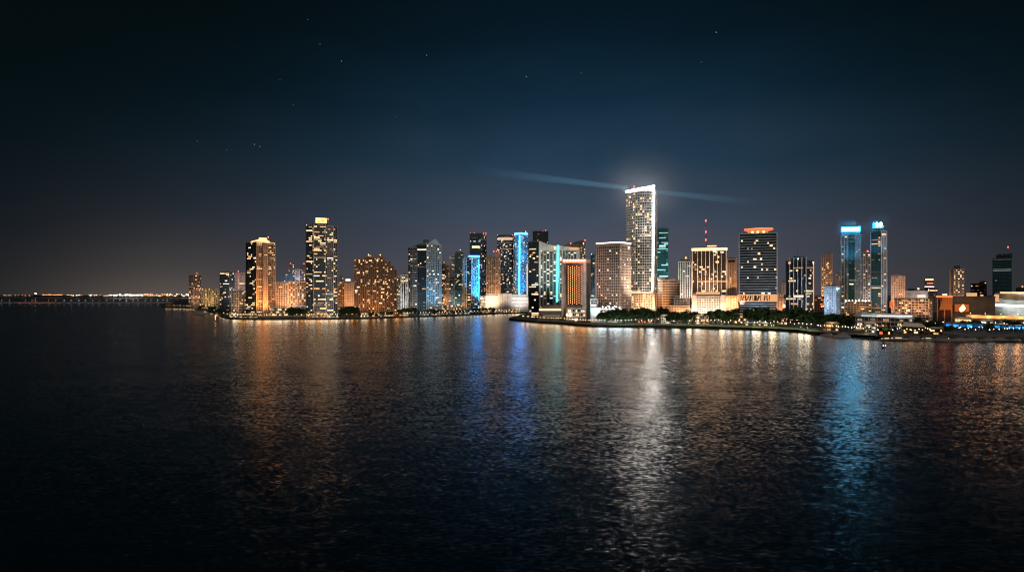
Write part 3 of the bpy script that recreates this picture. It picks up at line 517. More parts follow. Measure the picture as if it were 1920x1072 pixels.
b.block(b.flat(1671, 1697, 26), 517, wall='peach', lit=.06, sh=1.9, pw=2.2); b.rect('roof_band', 1673, 514, 1691, 517, M['rose'], 4, 12); b.flood((1, .62, .42), 220e3, 1684, 50, 12); b.finish()
b = Bld('low_hotel', 'long low peach hotel with three rows of lit windows', 'the long peach hotel', 1676, 1749, 1050, 'hotel')
b.block(b.corner(1677, 1742, 1748, 10), 560, wall='peach', lit=.5, run=2, sh=1.6, pw=1.0, fh=4.2, cols=(('warm', 3), ('amber', 3), ('dim', 2))); b.rect('roof_edge', 1676, 558.4, 1749, 560, M['roof'], -1, 20); b.rect('lit_end', 1668, 565, 1674, 577, E['orangewash'], 2, 6)
b.flood((1, .55, .3), 70e3, 1695, 26); b.flood((1, .55, .3), 70e3, 1730, 26); b.finish()
b = Bld('grey_hall', 'flat grey hall with a cold lit doorway behind the long peach hotel', 'the flat grey hall', 1698, 1740, 1560, 'hall')
b.block(b.flat(1698, 1740, 40), 546, wall='pale', glass='grey', lit=0, sh=0, pw=0); b.rect('roof_plant', 1702, 541, 1716, 546, M['steel'], 8, 12); b.rect('lit_door', 1720, 552, 1736, 558, W['cool'], -1, 1); b.beacon(1722, 541, 6, 1.8, 'orange', 'roof_lamp'); b.flood((1, .8, .7), 100e3); b.finish()
b = Bld('small_brown_tower', 'small brown tower with a bright top floor above the grey hall', 'the small brown tower', 1733, 1752, 1620)
b.block(b.flat(1733, 1752, 24), 522, wall='rose', lit=.1, cols=WHITEMIX); b.rect('top_window', 1735, 523, 1750, 525.4, W['warm'], -1, 1); b.rect('top_window', 1738, 530, 1750, 532, W['red'], -1, 1); b.block(b.flat(1742, 1758, 20, -6), 540, wall='rose', lit=.03); b.finish()
b = Bld('window_tower', 'brown tower with one blank side and one side of bright windows', 'the half-blank brown tower', 1780, 1808, 1450)
b.block(b.corner(1780, 1788, 1807.5, 62), 505, wall='rose', glass='brownglass', lit=.5, run=1, sh=1.3, pw=1.0, bw=4.2, cols=(('warm', 4), ('amber', 1), ('dim', 2)), edges=(1,)); b.rect('roof_house', 1788, 498, 1800, 505, M['steel'], 10, 12); b.rect('blank_wall', 1780, 506, 1787.4, 560, M['rose'], 9, 1)
b.flood((1, .6, .4), 90e3, 1784, 40); b.finish()
b = Bld('dim_office', 'dim low office with almost no lights, beside the unlit tall tower', 'the dim low office', 1820, 1850, 1750, 'office block')
b.block(b.flat(1820, 1836, 26), 532, wall='steel', lit=.02); b.block(b.flat(1836.3, 1850, 26, 4), 529, wall='grey', lit=.07, cols=WHITEMIX); b.finish()
b = Bld('unlit_tower', 'tall unlit glass tower with one red beacon, at the inland end of the skyline', 'the unlit tall tower', 1861, 1898, 1700)
b.block(b.flat(1861, 1897, 34), 485, wall='teal', glass='glass', lit=.01, sh=.9, pw=.4, cols=(('dimcool', 1),)); b.block(b.flat(1868, 1897.5, 26, 4), 478, bot=b.z(485), wall='steel', lit=0); b.mast(1890, 465, 478, 12, .4); b.beacon(1890, 463.4, 11, 1.3); b.rect('parapet_wall', 1888, 475, 1898, 478, M['steel'], 6, 10); b.finish()
b = Bld('far_low_block', 'far dark block with a red lamp beyond the arena roof', 'the far dark block', 1905, 1945, 1700, 'building')
b.block(b.flat(1905, 1945, 30), 540, wall='steel', lit=.03); b.beacon(1917, 537, 3, 1.5); b.finish()
b = Bld('market_hall', 'low mall glowing orange-red inside with a diamond lantern at its entrance', 'the orange-lit mall', 1755, 1832, 930, 'mall')
b.block(b.flat(1786, 1866, 40, 12), 557, wall='roof', glass='roof', lit=0, sh=0, pw=0); b.block(b.flat(1757, 1785, 30, 4), 558, wall='rose', glass='brownglass', lit=0, sh=0, pw=1.2, bw=9)
b.prof('orange_glass', [(1761, 581), (1785, 581), (1785, 558), (1768, 557)], E['orangewash'], 2, 1); b.rect('red_fascia', 1755, 554.5, 1786, 557, E['redtube'], 1, 1); b.rect('sign_light', 1767, 551, 1776, 553, W['warm'], 3, 1)
b.rect('orange_glass', 1790, 570, 1817, 584, E['orangewash'], 9, 1.2)
for k in range(5): b.rect('mullion_post', 1792 + k * 5.6, 570, 1793 + k * 5.6, 584, M['rose'], 7.6, 1)
b.prof('diamond_lantern', [(1800, 584), (1805, 584), (1811, 578), (1806, 570), (1799, 578)], E['warmcrown'], -4, 3)
g_ = MB()
for k in range(7): p = b.at(1764 + k * 3.2, .8); g_.box((p.x, p.y, b.z(569, .8)), (.5, .5, 17))
for k in range(4): p = b.at(1773, .8); g_.box((p.x, p.y, b.z(561 + k * 5, .8)), (16, .5, .6))
g_.build('glass_frame', M['brown'], b.root); b.flood((1, .3, .1), 25e3, 1772, 16); b.rect('roof_terrace_light', 1812, 549, 1832, 556, E['warmsoft'], 30, 4); b.finish()
b = Bld('arena', 'white arena with a curved fascia and brightly lit glass foyer', 'the white arena', 1862, 1990, 980, 'arena')
b.block(b.pts([(1866, 6), (1880, 0), (1930, -6), (1990, -4)], 60), 552, wall='white', glass='pale', lit=0, sh=0, pw=0, parapet=2.2)
b.prof('curved_fascia', [(1873, 568), (1960, 569), (1960, 561), (1905, 563), (1873, 560)], M['pale'], -9, 6); b.prof('lit_foyer', [(1865, 575), (1985, 577), (1985, 570), (1900, 571), (1866, 569)], E['arena'], -7, 3); b.rect('roof_edge', 1875, 547.5, 1985, 549, W['warm'], -9, 2); b.rect('end_light', 1864, 552, 1873, 566, E['warmsoft'], 3, 1)
b.flood((.85, 1, .95), 60e3, 1900, 30); b.finish()

# --- waterfront pavilions
b = Bld('market_pavilion', 'long grey-roofed waterfront pavilion with cold lamps under its eaves', 'the grey-roofed pavilion', 1600, 1715, 800, 'pavilion')
b.prof('roof', [(1598, 593), (1716, 597), (1712, 589), (1640, 587.5), (1604, 588)], M['lightmetal'], 0, 22); b.block(b.flat(1604, 1712, 16, 4), 595, wall='grey', lit=.45, run=2, fh=4.5, sh=1.4, pw=.6, cols=(('warm', 4), ('cool', 1), ('dim', 2))); b.rect('teal_sign', 1615, 591, 1641, 593, W['teal'], -1, .8); b.rect('eave_light', 1644, 591.5, 1710, 592.6, W['cool'], -1, .8)
b.flood((1, .8, .6), 14e3, 1640, 16); b.flood((1, .8, .6), 14e3, 1690, 16); b.finish()
b = Bld('waterside_restaurant', 'small white-roofed restaurant on the quay with warm open front', 'the white-roofed restaurant', 1690, 1735, 730, 'restaurant')
b.prof('roof', [(1688, 612), (1736, 613), (1728, 606), (1696, 605.5)], M['white'], 0, 14); b.block(b.flat(1692, 1733, 10, 3), 612.5, wall='wood', lit=.8, run=2, fh=4.5, sh=1, pw=.5, cols=(('amber', 4), ('warm', 2)), parapet=.3); b.flood((1, .5, .2), 6e3, 1712, 12); b.finish()
b = Bld('thatched_bar', 'amber-lit open bar beside the marina basin', 'the amber bar', 1540, 1580, 800, 'bar')
b.prof('roof', [(1538, 615), (1582, 616), (1572, 609), (1546, 609)], M['wood'], 0, 12); b.block(b.flat(1542, 1578, 8, 3), 615.5, wall='wood', lit=.9, run=2, fh=4, sh=.8, pw=.5, cols=(('amber', 4), ('warm', 2)), parapet=.3); b.flood((1, .5, .15), 8e3, 1560, 12); b.finish()
b = Bld('blue_arcade', 'long marina arcade outlined by a row of blue neon bays', 'the blue neon arcade', 1770, 1960, 760, 'arcade')
b.prof('roof', [(1768, 609), (1960, 614), (1960, 610), (1775, 605)], M['steel'], 0, 16); b.block(b.flat(1772, 1958, 14, 2), 612, wall='steel', lit=.25, run=1, fh=5, sh=1, pw=.6, cols=(('cool', 2), ('amber', 1)), parapet=.3)
for k in range(12): b.prof('neon_bay', [(1774 + k * 13, 613.4 + k * .14), (1784 + k * 13, 613.4 + k * .14), (1784 + k * 13, 610 + k * .14), (1774 + k * 13, 609.2 + k * .14)], E['bluestrip'], -1.5, .8)
b.finish()

# ------------------------------------------------------------------ land, water, far shore
SH = [(305, 577.5), (340, 578), (368, 579.5), (396, 586), (424, 597), (440, 598.5), (500, 599.5), (560, 599), (640, 598.5), (700, 597.5), (745, 595.5), (800, 594), (850, 592.8), (885, 590.8), (930, 588.5), (975, 587.5), (994, 588), (986, 591.5), (957, 597.5), (955, 599.5),
      (975, 602.5), (1010, 605.5), (1060, 608.5), (1085, 611), (1110, 612.5), (1200, 613.5), (1300, 615), (1400, 618), (1450, 620), (1500, 623), (1530, 627), (1600, 632.5), (1640, 635.5), (1665, 637), (1750, 637), (1920, 639), (2150, 642)]
shore = [(X(px, YW(py)), YW(py)) for px, py in SH]
poly = shore + [(X(2400, 5500), 5500), (X(335, 5500), 5500), (X(300, 3000), 3000)]
g = MB().prism(poly, -2.0, GZ, 0)
o = kind(g.build('ground', M['asphalt']), 'structure')
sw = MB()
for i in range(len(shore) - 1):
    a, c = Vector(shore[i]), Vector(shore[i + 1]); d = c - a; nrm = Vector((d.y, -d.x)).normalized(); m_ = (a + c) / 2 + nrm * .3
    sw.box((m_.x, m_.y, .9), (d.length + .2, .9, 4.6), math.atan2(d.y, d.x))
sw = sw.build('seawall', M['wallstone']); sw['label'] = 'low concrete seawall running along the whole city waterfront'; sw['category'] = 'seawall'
def shore_at(px):
    for (a, ya), (c, yc) in zip(SH[20:], SH[21:]):
        if a <= px <= c: return YW(ya + (yc - ya) * (px - a) / (c - a))
    for (a, ya), (c, yc) in zip(SH[:16], SH[1:17]):
        if a <= px <= c: return YW(ya + (yc - ya) * (px - a) / (c - a))
    return 1250.0
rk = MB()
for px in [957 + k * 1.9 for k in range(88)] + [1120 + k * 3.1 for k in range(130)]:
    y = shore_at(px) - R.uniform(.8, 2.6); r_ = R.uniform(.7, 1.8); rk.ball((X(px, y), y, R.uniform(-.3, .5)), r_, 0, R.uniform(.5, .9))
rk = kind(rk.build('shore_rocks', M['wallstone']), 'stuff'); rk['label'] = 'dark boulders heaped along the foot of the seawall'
def strip(name, m, px0, px1, off0, off1, z, n=24):
    a, c = [], []
    for i in range(n + 1):
        px = px0 + (px1 - px0) * i / n; y = shore_at(px)
        a.append((X(px, y + off0), y + off0, z)); c.append((X(px, y + off1), y + off1, z))
    return kind(MB().add(a + c, [(i, i + 1, n + 2 + i, n + 1 + i) for i in range(n)]).build(name, m), 'structure')
strip('promenade', M['paving'], 425, 930, 3, 14, GZ + .004); strip('promenade', M['paving'], 960, 1120, 3, 14, GZ + .004); strip('promenade', M['paving'], 1125, 1920, 3, 9, GZ + .004, 40)
strip('park_lawn', M['lawn'], 1150, 1535, 9.5, 62, GZ + .006, 30)

# water: real ripples in the normal of one wide sheet
m, n, l = new_mat('bay_water')
o = n.new('ShaderNodeOutputMaterial'); p = n.new('ShaderNodeBsdfPrincipled')
p.inputs['Base Color'].default_value = (.003, .017, .027, 1); p.inputs['IOR'].default_value = 1.33; p.inputs['Roughness'].default_value = .21; p.inputs['Specular IOR Level'].default_value = .23; p.inputs['Specular Tint'].default_value = (.84, .94, 1, 1)
tc = n.new('ShaderNodeTexCoord'); acc = None
for (sx, sy, amp, det) in ((.14, .24, .1, 2), (.62, 1.15, .28, 4), (.012, .03, .04, 2)):
    mp = n.new('ShaderNodeMapping'); mp.inputs['Scale'].default_value = (sx, sy, 1); mp.inputs['Rotation'].default_value = (0, 0, math.radians(-8))
    nz = n.new('ShaderNodeTexNoise'); nz.noise_dimensions = '2D'; nz.inputs['Scale'].default_value = 1; nz.inputs['Detail'].default_value = det
    l.new(tc.outputs['Object'], mp.inputs['Vector']); l.new(mp.outputs[0], nz.inputs['Vector'])
    s_ = n.new('ShaderNodeVectorMath'); s_.operation = 'SUBTRACT'; s_.inputs[1].default_value = (.5, .5, .5)
    k_ = n.new('ShaderNodeVectorMath'); k_.operation = 'MULTIPLY'; k_.inputs[1].default_value = (amp * 1.7, amp, 0)
    l.new(nz.outputs['Color'], s_.inputs[0]); l.new(s_.outputs[0], k_.inputs[0])
    if acc is None: acc = k_.outputs[0]
    else:
        ad = n.new('ShaderNodeVectorMath'); ad.operation = 'ADD'; l.new(acc, ad.inputs[0]); l.new(k_.outputs[0], ad.inputs[1]); acc = ad.outputs[0]
mp = n.new('ShaderNodeMapping'); mp.inputs['Scale'].default_value = (.0028, .011, 1); mp.inputs['Rotation'].default_value = (0, 0, math.radians(7)); l.new(tc.outputs['Object'], mp.inputs['Vector'])
nz = n.new('ShaderNodeTexNoise'); nz.noise_dimensions = '2D'; nz.inputs['Scale'].default_value = 1; nz.inputs['Detail'].default_value = 4; l.new(mp.outputs[0], nz.inputs['Vector'])
mr = n.new('ShaderNodeMapRange'); mr.inputs['From Min'].default_value = .36; mr.inputs['From Max'].default_value = .66; mr.inputs['To Min'].default_value = .6; mr.inputs['To Max'].default_value = 1.3; l.new(nz.outputs['Fac'], mr.inputs[0])
wl = n.new('ShaderNodeVectorMath'); wl.operation = 'SCALE'; l.new(acc, wl.inputs[0]); l.new(mr.outputs[0], wl.inputs['Scale']); acc = wl.outputs[0]
up = n.new('ShaderNodeVectorMath'); up.operation = 'ADD'; up.inputs[1].default_value = (0, 0, 1); l.new(acc, up.inputs[0])
no = n.new('ShaderNodeVectorMath'); no.operation = 'NORMALIZE'; l.new(up.outputs[0], no.inputs[0]); l.new(no.outputs[0], p.inputs['Normal'])
l.new(p.outputs[0], o.inputs[0])
kind(MB().add([(-30000, -400, 0), (30000, -400, 0), (30000, 45000, 0), (-30000, 45000, 0)], [(0, 1, 2, 3)]).build('water', m), 'structure')

# far shore with its band of lights
fs = MB(); pts_ = []
for i in range(60): px = -260 + i * 11; pts_.append((X(px, 9000), 9000))
fs.prism(pts_ + [(X(395, 10500), 10500), (X(-260, 10500), 10500)], -2, 14, 0, [14 + R.uniform(0, 16) for _ in pts_] + [14, 14])
kind(fs.build('far_shore_land', M['asphalt']), 'structure')
fl = MB()
def far(px, py, s_, mi):
    Y_ = R.uniform(8850, 8990); fl.box((X(px, Y_), Y_, Z(py, Y_)), (s_ * 6.5, 4, s_ * 6.5), 0, mi)
for i in range(26): far(80 + i * 1.45 + R.uniform(-.5, .5), 552.6 + R.uniform(-.5, .5), R.uniform(.5, 1.1), 1)
for i in range(60): far(205 + R.random() * 62, 553.3 + R.uniform(-1.4, 1.2), R.uniform(.6, 1.5), R.choice((2, 2, 0)))
for i in range(40): far(120 + R.random() * 90, 553.2 + R.uniform(-1, 1.2), R.uniform(.4, 1.0), R.choice((0, 2, 1)))
for i in range(64): far(262 + R.random() * 95, 552.8 + R.uniform(-2.6, 2.2), R.uniform(.6, 1.5), R.choice((0, 1, 1, 2)))
for i in range(12): far(5 + R.random() * 52, 553.6 + R.uniform(-.3, .4), R.uniform(.4, .7), R.choice((0, 1)))
for i in range(5): far(67 + R.uniform(-1.5, 1.5), 549.6 + R.uniform(-1, 1.6), .8, 2)
fl = kind(fl.build('far_city_lights', [E['farlight'], E['farorange'], E['farwhite']]), 'stuff')
fl['label'] = 'band of tiny city lights on the far shore along the horizon'

# ------------------------------------------------------------------ low terraces and pavilions along the quay
b = Bld('glass_podium', 'low cold-lit white podium between the dot-lit hotel and the stone office', 'the cold-lit podium', 1107, 1166, 1050, 'podium building')
b.block(b.flat(1107.5, 1126, 14, -4), 578, wall='bluewhite', glass='bluewhite', lit=0, sh=0, pw=0); b.block(b.flat(1126.5, 1165, 16), 580, wall='white', lit=.55, run=3, fh=4, sh=1.2, pw=.4, cols=(('cool', 4), ('teal', 1), ('warm', 1)))
b.block(b.flat(1107, 1120, 14, 14), 562, bot=0, wall='bluewhite', lit=.4, cols=(('cool', 2), ('dimcool', 2)))
for k in range(6): b.beacon(1130 + k * 6.3, 575 + (k % 2), -1 + k, 1.0, 'coollamp', 'roof_lamp')
b.flood((.5, .95, 1), 45e3, 1116, 18, 6); b.flood((.9, 1, 1), 45e3, 1148, 18, 6); b.finish()
used_w = {}
Q = ((430, 447, 586, 'tan'), (448, 462, 589, 'white'), (466, 482, 588, 'tan'), (575, 592, 589, 'tan'), (594, 612, 586, 'tan'), (614, 634, 590, 'white'), (676, 694, 587, 'tan'), (697, 716, 588, 'brown'), (720, 738, 589, 'tan'), (748, 765, 587, 'white'), (786, 803, 588, 'pale'), (808, 824, 587, 'tan'), (829, 868, 572, 'peach'), (870, 880, 580, 'white'), (902, 918, 582, 'tan'), (922, 940, 580, 'white'), (944, 974, 580, 'tan'))
for i, (a, c, t, wl) in enumerate(Q):
    Y_ = shore_at((a + c) / 2) + (24 if a != 829 else 70); mid = (a + c) / 2
    w_ = min((y, s_) for x0, x1, y, s_ in BLD if x0 - 14 <= mid <= x1 + 14 and y > Y_)[1]
    wn = {'tan': 'sandy', 'white': 'white-walled', 'brown': 'brown', 'pale': 'pale', 'peach': 'long terraced peach'}[wl]
    if (wn, w_) in used_w: wn = 'lower ' + wn
    used_w[(wn, w_)] = 1
    b = Bld('quayside_pavilion', f'{wn} low pavilion on the quay before {w_}', f'the {wn} quay pavilion before {w_[4:]}', a, c, Y_, 'pavilion')
    b.block(b.flat(a, c, 9), t, wall=wl, lit=.95, run=2, fh=3.4, sh=.7, sd=.8, pw=.5, bw=3.0, cols=(('warm', 6), ('amber', 3), ('cool', 1)), parapet=.5)
    b.flood((1, .6, .3), 10e3, mid, 12, 4); b.finish()
    BLD.pop()

for (px0, px1, py, Y_, wl, cs, nm, lb) in (
    (1548, 1572, 606, 790, 'tan', (('amber', 3), ('warm', 2)), 'quay_kiosk', 'amber-lit wide kiosk with a flat roof behind the amber bar'),
    (1622, 1640, 606, 752, 'pale', (('cool', 3), ('warm', 1)), 'glass_rotunda', 'small cold-lit glass rotunda in front of the grey-roofed pavilion'),
    (1646, 1676, 618, 716, 'wood', (('amber', 4), ('red', 1)), 'quay_cafe', 'amber and red lit cafe on the marina quay below the grey-roofed pavilion'),
    (1742, 1768, 616, 715, 'wood', (('amber', 3), ('warm', 2)), 'quay_cafe', 'warm-lit cafe between the white-roofed restaurant and the blue neon arcade'),
    (1790, 1822, 597, 830, 'white', (('cool', 3), ('warm', 3)), 'market_stall_hall', 'bright white market hall between the orange-lit mall and the blue neon arcade'),
    (1305, 1328, 592, 975, 'peach', (('amber', 3), ('warm', 3)), 'park_pavilion', 'peach park pavilion with amber windows before the masted black tower'),
    (1376, 1401, 590, 1000, 'tan', (('amber', 3), ('warm', 2)), 'park_pavilion', 'sandy park pavilion with amber windows before the narrow tan tower'),
    (1457, 1474, 586, 960, 'peach', (('amber', 3), ('warm', 2)), 'park_pavilion', 'peach park pavilion before the orange annex'),
    (1196, 1226, 599, 1010, 'tan', (('amber', 4), ('red', 1)), 'park_pergola', 'long low amber-lit pergola among the trees before the tall white-edged tower'),
    (1396, 1440, 606, 920, 'wood', (('amber', 5), ('warm', 1)), 'park_pergola', 'long low amber-lit pergola on the lawn before the flare-crowned office'),
    (1240, 1256, 592, 1000, 'white', (('cool', 2), ('warm', 2)), 'park_pavilion', 'white park pavilion before the squat amber office'),
    (1838, 1862, 601, 815, 'grey', (('cool', 1), ('amber', 2)), 'ticket_hall', 'small grey ticket hall under the orange viaduct')):
    b = Bld(nm, lb, 'the ' + nm.replace('_', ' '), px0, px1, Y_, nm.split('_')[-1])
    b.block(b.flat(px0, px1, 10), py, wall=wl, lit=.9, run=2, fh=4, sh=.9, sd=.9, pw=.4, bw=3, cols=cs, parapet=.4); b.prof('roof', [(px0 - 2, py), (px1 + 2, py), (px1 - 3, py - 2.6), (px0 + 3, py - 2.6)], M['canvas'], -1, 12); b.flood((1, .6, .3), 6e3, (px0 + px1) / 2, 10, 4); b.finish(); BLD.pop()
# raised road, orange under its lamps
v0, v1 = Vector((X(1806, 900), 900)), Vector((X(1990, 800), 800)); vd = v1 - v0; vr = empty('road_viaduct', (v0.x, v0.y, GZ), 'raised road glowing orange under its lamps, passing in front of the white arena', 'viaduct', None, math.atan2(vd.y, vd.x)); VL = vd.length
MB().box((VL / 2, 0, 11), (VL, 12, 1.2)).box((VL / 2, -5.9, 11.8), (VL, .3, .5)).box((VL / 2, 5.9, 13.6), (VL, .3, 4)).build('deck', M['pale'], vr)  # far parapet made tall to catch orange lamplight toward the camera
for k in range(6): MB().box((VL * (k + .5) / 6, 0, 5.2), (2, 6, 10.4)).build('pier', M['grey'], vr)
VIA = [(v0 + vd * ((k + .5) / 6)) for k in range(6)]

# ------------------------------------------------------------------ street lamps
def lamp_meshes(hm, r=.45):
    return (MB().bar((0, 0, 0), (0, 0, 6.2), .14, .09).bar((0, 0, 6.2), (.5, 0, 6.6), .08, .06).mesh('pole', M['steel']), MB().ball((.5, 0, 6.5), r).mesh('lamp_head', E[hm]))
LM = {k: lamp_meshes(k) for k in ('lamp', 'coollamp', 'orange')}
LC = dict(lamp=(1, .78, .5), coollamp=(.85, .97, 1), orange=(1, .42, .12))
def lamp(px, Y, k, label, group, power=900, base=GZ, sc_=1.0):
    r = empty('street_lamp', (X(px, Y), Y, base), label, 'street lamp', group, R.uniform(0, 6.28)); r.scale = (sc_,) * 3
    for nm, me in zip(('pole', 'lamp_head'), LM[k]): link(bpy.data.objects.new(nm, me), r)
    if power: light('POINT', (.5, 0, 5.6), LC[k], power, r, None, 3.0)
def before(px, Y):
    c = [(y, s) for a, z_, y, s in BLD if a - 2 <= px <= z_ + 2 and y > Y]
    return min(c)[1] if c else 'the dark waterfront'
KN = dict(lamp='warm white', coollamp='cold white', orange='orange')
for px, off, h in ((1268, 24, 4), (1290, 16, 4.5), (1412, 22, 4), (1421, 26, 3.5), (1444, 16, 6), (1449, 18, 5), (1500, 12, 3.5), (1512, 14, 3), (1622, 40, 7), (1352, 20, 4)):
    Y_ = shore_at(px); lamp(px + 2, Y_ + off - 5, 'lamp', 'low garden lamp lighting a small shrub-like tree in the waterfront park', 'garden lamps lighting small trees', 3500, GZ, .55)
    GARDEN = globals().setdefault('GARDEN', []); GARDEN.append((px, Y_ + off, h))
def lamps(px0, px1, n_, off, kinds, power=900):
    for i in range(n_):
        px = px0 + (px1 - px0) * (i + R.uniform(.2, .8)) / n_; Y = shore_at(px) + R.uniform(*off); k = R.choice(kinds)
        w = before(px, Y); g_ = f'{KN[k]} lamps before {w[4:]}'
        lamp(px, Y, k, f'{KN[k]} lamp on the waterfront before {w}', g_, power)
lamps(430, 640, 44, (2, 18), ('lamp', 'lamp', 'orange'), 1500); lamps(640, 760, 22, (3, 25), ('orange', 'lamp'), 1300); lamps(760, 880, 20, (3, 20), ('lamp', 'lamp', 'coollamp'), 900); lamps(880, 985, 16, (3, 16), ('lamp',), 900)
lamps(960, 1120, 32, (2, 14), ('orange', 'lamp'), 900); lamps(1120, 1180, 10, (4, 30), ('coollamp',), 1800); lamps(1180, 1300, 12, (5, 85), ('coollamp', 'lamp'), 1700); lamps(1300, 1400, 16, (5, 90), ('lamp', 'lamp', 'coollamp'), 1600); lamps(1400, 1525, 16, (5, 70), ('coollamp', 'lamp'), 1400)
lamps(1530, 1760, 40, (8, 70), ('lamp', 'orange', 'coollamp'), 160); lamps(1760, 1930, 26, (20, 110), ('lamp', 'orange', 'coollamp'), 300); lamps(1765, 1930, 22, (115, 220), ('lamp', 'orange', 'orange', 'coollamp'), 400); lamps(1560, 1760, 22, (80, 190), ('lamp', 'orange', 'coollamp'), 400); lamps(310, 366, 14, (3, 14), ('lamp', 'orange'), 900); lamps(370, 430, 8, (3, 30), ('lamp', 'orange'), 700)

for p in VIA: lamp(CX + p.x / p.y * F, p.y, 'orange', 'orange lamp standing on the raised road before the white arena', 'viaduct lamps', 9000, GZ + 11.6)
# ------------------------------------------------------------------ causeway bridge with its lamps
YB = 3150
br = empty('causeway_bridge', (X(120, YB), YB, 0), 'long low causeway bridge crossing the water toward the dark side of the bay', 'bridge')
x0, x1 = X(-120, YB) - br.location.x, X(325, YB) - br.location.x
MB().box(((x0 + x1) / 2, 0, 7.2), (x1 - x0, 16, 1.6)).build('deck', M['grey'], br); MB().box(((x0 + x1) / 2, -7.8, 8.5), (x1 - x0, .3, 1.0)).build('railing', M['pale'], br)
for i in range(24): xx = x0 + (x1 - x0) * (i + .5) / 24; MB().box((xx, 0, 2.6), (2.2, 12, 7.6)).build('pier', M['grey'], br)
MB().box(((X(36, YB) + X(105, YB)) / 2 - br.location.x, -8.1, 7.4), (X(105, YB) - X(36, YB), .3, .5)).build('edge_light', E['orangewash'], br)
for px in (3, 18, 48, 60, 66, 91, 104, 120, 133, 148, 160, 174, 186, 200, 213, 225, 237, 250, 259, 272, 283, 296, 305, 314):
    k = 'orange' if 15 < px < 108 else 'coollamp'
    lamp(px, YB - 6, k, f'{KN[k]} lamp standing on the long causeway bridge', f'{KN[k]} bridge lamps', 250, 8.0, 1.5)

# ------------------------------------------------------------------ trees
def crown_mesh(seed, hh, rr, nq=620):
    q = random.Random(seed); m_ = MB(); blobs = []
    for i in range(8): a = q.random() * 6.28; d = q.uniform(.15, .75) * rr; blobs.append((d * math.cos(a), d * math.sin(a), hh * q.uniform(.45, .85), q.uniform(.3, .5) * rr))
    for i in range(nq):
        bx, by, bz, br_ = q.choice(blobs); v = Vector((q.gauss(0, 1), q.gauss(0, 1), q.gauss(0, .75))).normalized() * br_ * q.uniform(.55, 1.08); c = Vector((bx, by, bz)) + v
        s_ = q.uniform(.35, .95) * rr / 6; u = Vector((q.gauss(0, 1), q.gauss(0, 1), q.gauss(0, 1))).normalized(); w = u.orthogonal().normalized() * s_; t = u.cross(w).normalized() * s_ * q.uniform(.5, 1)
        m_.add([c - w - t, c + w - t * .6, c + w * .7 + t, c - w * .8 + t], [(0, 1, 2, 3)])
    return m_.mesh('crown', M['leaf'])
def trunk_mesh(seed, hh, rr):
    q = random.Random(seed); m_ = MB().bar((0, 0, 0), (.2, .1, hh * .45), .42, .26, 7)
    for i in range(4): a = q.random() * 6.28; m_.bar((.2, .1, hh * .4), (rr * .5 * math.cos(a), rr * .5 * math.sin(a), hh * q.uniform(.6, .78)), .2, .07, 5)
    return m_.mesh('trunk', M['bark'])
TV = [(crown_mesh(i, 12, 6.2 + i % 3), trunk_mesh(i, 12, 6.2 + i % 3)) for i in range(5)]
def palm_meshes(seed):
    q = random.Random(seed); m_ = MB()
    for i in range(18):
        a = i / 18 * 6.28 * 2.6 + q.uniform(-.2, .2); e = q.uniform(.1, 1.0); L = q.uniform(2.6, 3.6); pr = None
        for k in range(5):
            t = k / 4; x = L * t * math.cos(e * .7); z = 9.2 + L * (t * math.sin(e) - t * t * .75); w = .5 * math.sin(math.pi * (.12 + .86 * t)) + .04
            c = Vector((x * math.cos(a), x * math.sin(a), z)); s_ = Vector((-math.sin(a), math.cos(a), -.35)) * w; cur = (c - s_, c + s_)
            if pr: m_.add([pr[0], pr[1], cur[1], cur[0]], [(0, 1, 2, 3)])
            pr = cur
    return m_.mesh('crown', M['palm']), MB().bar((0, 0, 0), (.25, .1, 4.5), .26, .19, 7).bar((.25, .1, 4.5), (0, 0, 9.3), .19, .15, 7).mesh('trunk', M['bark'])
PV = [palm_meshes(40 + i) for i in range(3)]
TREES = []
def tree(px, Y, h, palm=False, base=GZ): TREES.append((px, Y, h, palm, base))
def grove(px0, px1, n_, off, h, palms=.15):
    for i in range(n_):
        px = px0 + (px1 - px0) * (i + R.uniform(.1, .9)) / n_; pl = R.random() < palms
        tree(px, shore_at(px) + R.uniform(*off), R.uniform(*h) * (.8 if pl else 1), pl)
grove(372, 432, 9, (5, 60), (10, 15)); grove(440, 496, 5, (4, 12), (5, 8), .5); tree(483, 1287, 8); grove(546, 572, 5, (3, 12), (16, 20), 0); grove(576, 640, 7, (5, 22), (6, 9), .5)
grove(640, 672, 6, (4, 28), (17, 23), 0); grove(672, 745, 9, (4, 25), (6, 11), .4); grove(745, 782, 6, (8, 40), (11, 17), .1); grove(784, 880, 14, (6, 40), (8, 12), .2); grove(885, 932, 6, (15, 50), (9, 13), .1); grove(950, 990, 5, (4, 20), (7, 10), .2)
grove(1020, 1110, 6, (8, 18), (5, 8), .6); grove(1112, 1180, 7, (16, 50), (10, 15), .4)
for (px, top, off) in ((1138, 581, 40), (1147, 584, 30), (1160, 578, 60), (1168, 580, 45), (1174, 590, 30), (1187, 582, 60), (1196, 577, 75), (1207, 579, 50), (1216, 577, 90), (1226, 583, 60), (1241, 576, 110), (1252, 583, 100), (1262, 587, 60), (1270, 584, 90), (1281, 586, 60), (1290, 582, 100), (1305, 584, 90), 
    (1333, 584, 80), (1342, 581, 95), (1353, 581, 90), (1364, 582, 85), (1373, 586, 75), (1380, 578, 150), (1404, 584, 100), (1413, 579, 90), (1424, 576, 95), (1436, 578, 90), (1447, 579, 85), (1456, 584, 80), (1478, 582, 95), (1489, 577, 105), (1499, 576, 95), (1508, 580, 90), (1518, 587, 80), (1527, 585, 110), (1537, 588, 90), (1547, 590, 100), (1556, 588, 120)):
    Y_ = shore_at(px) + off; tree(px, Y_, Z(top, Y_) - GZ)
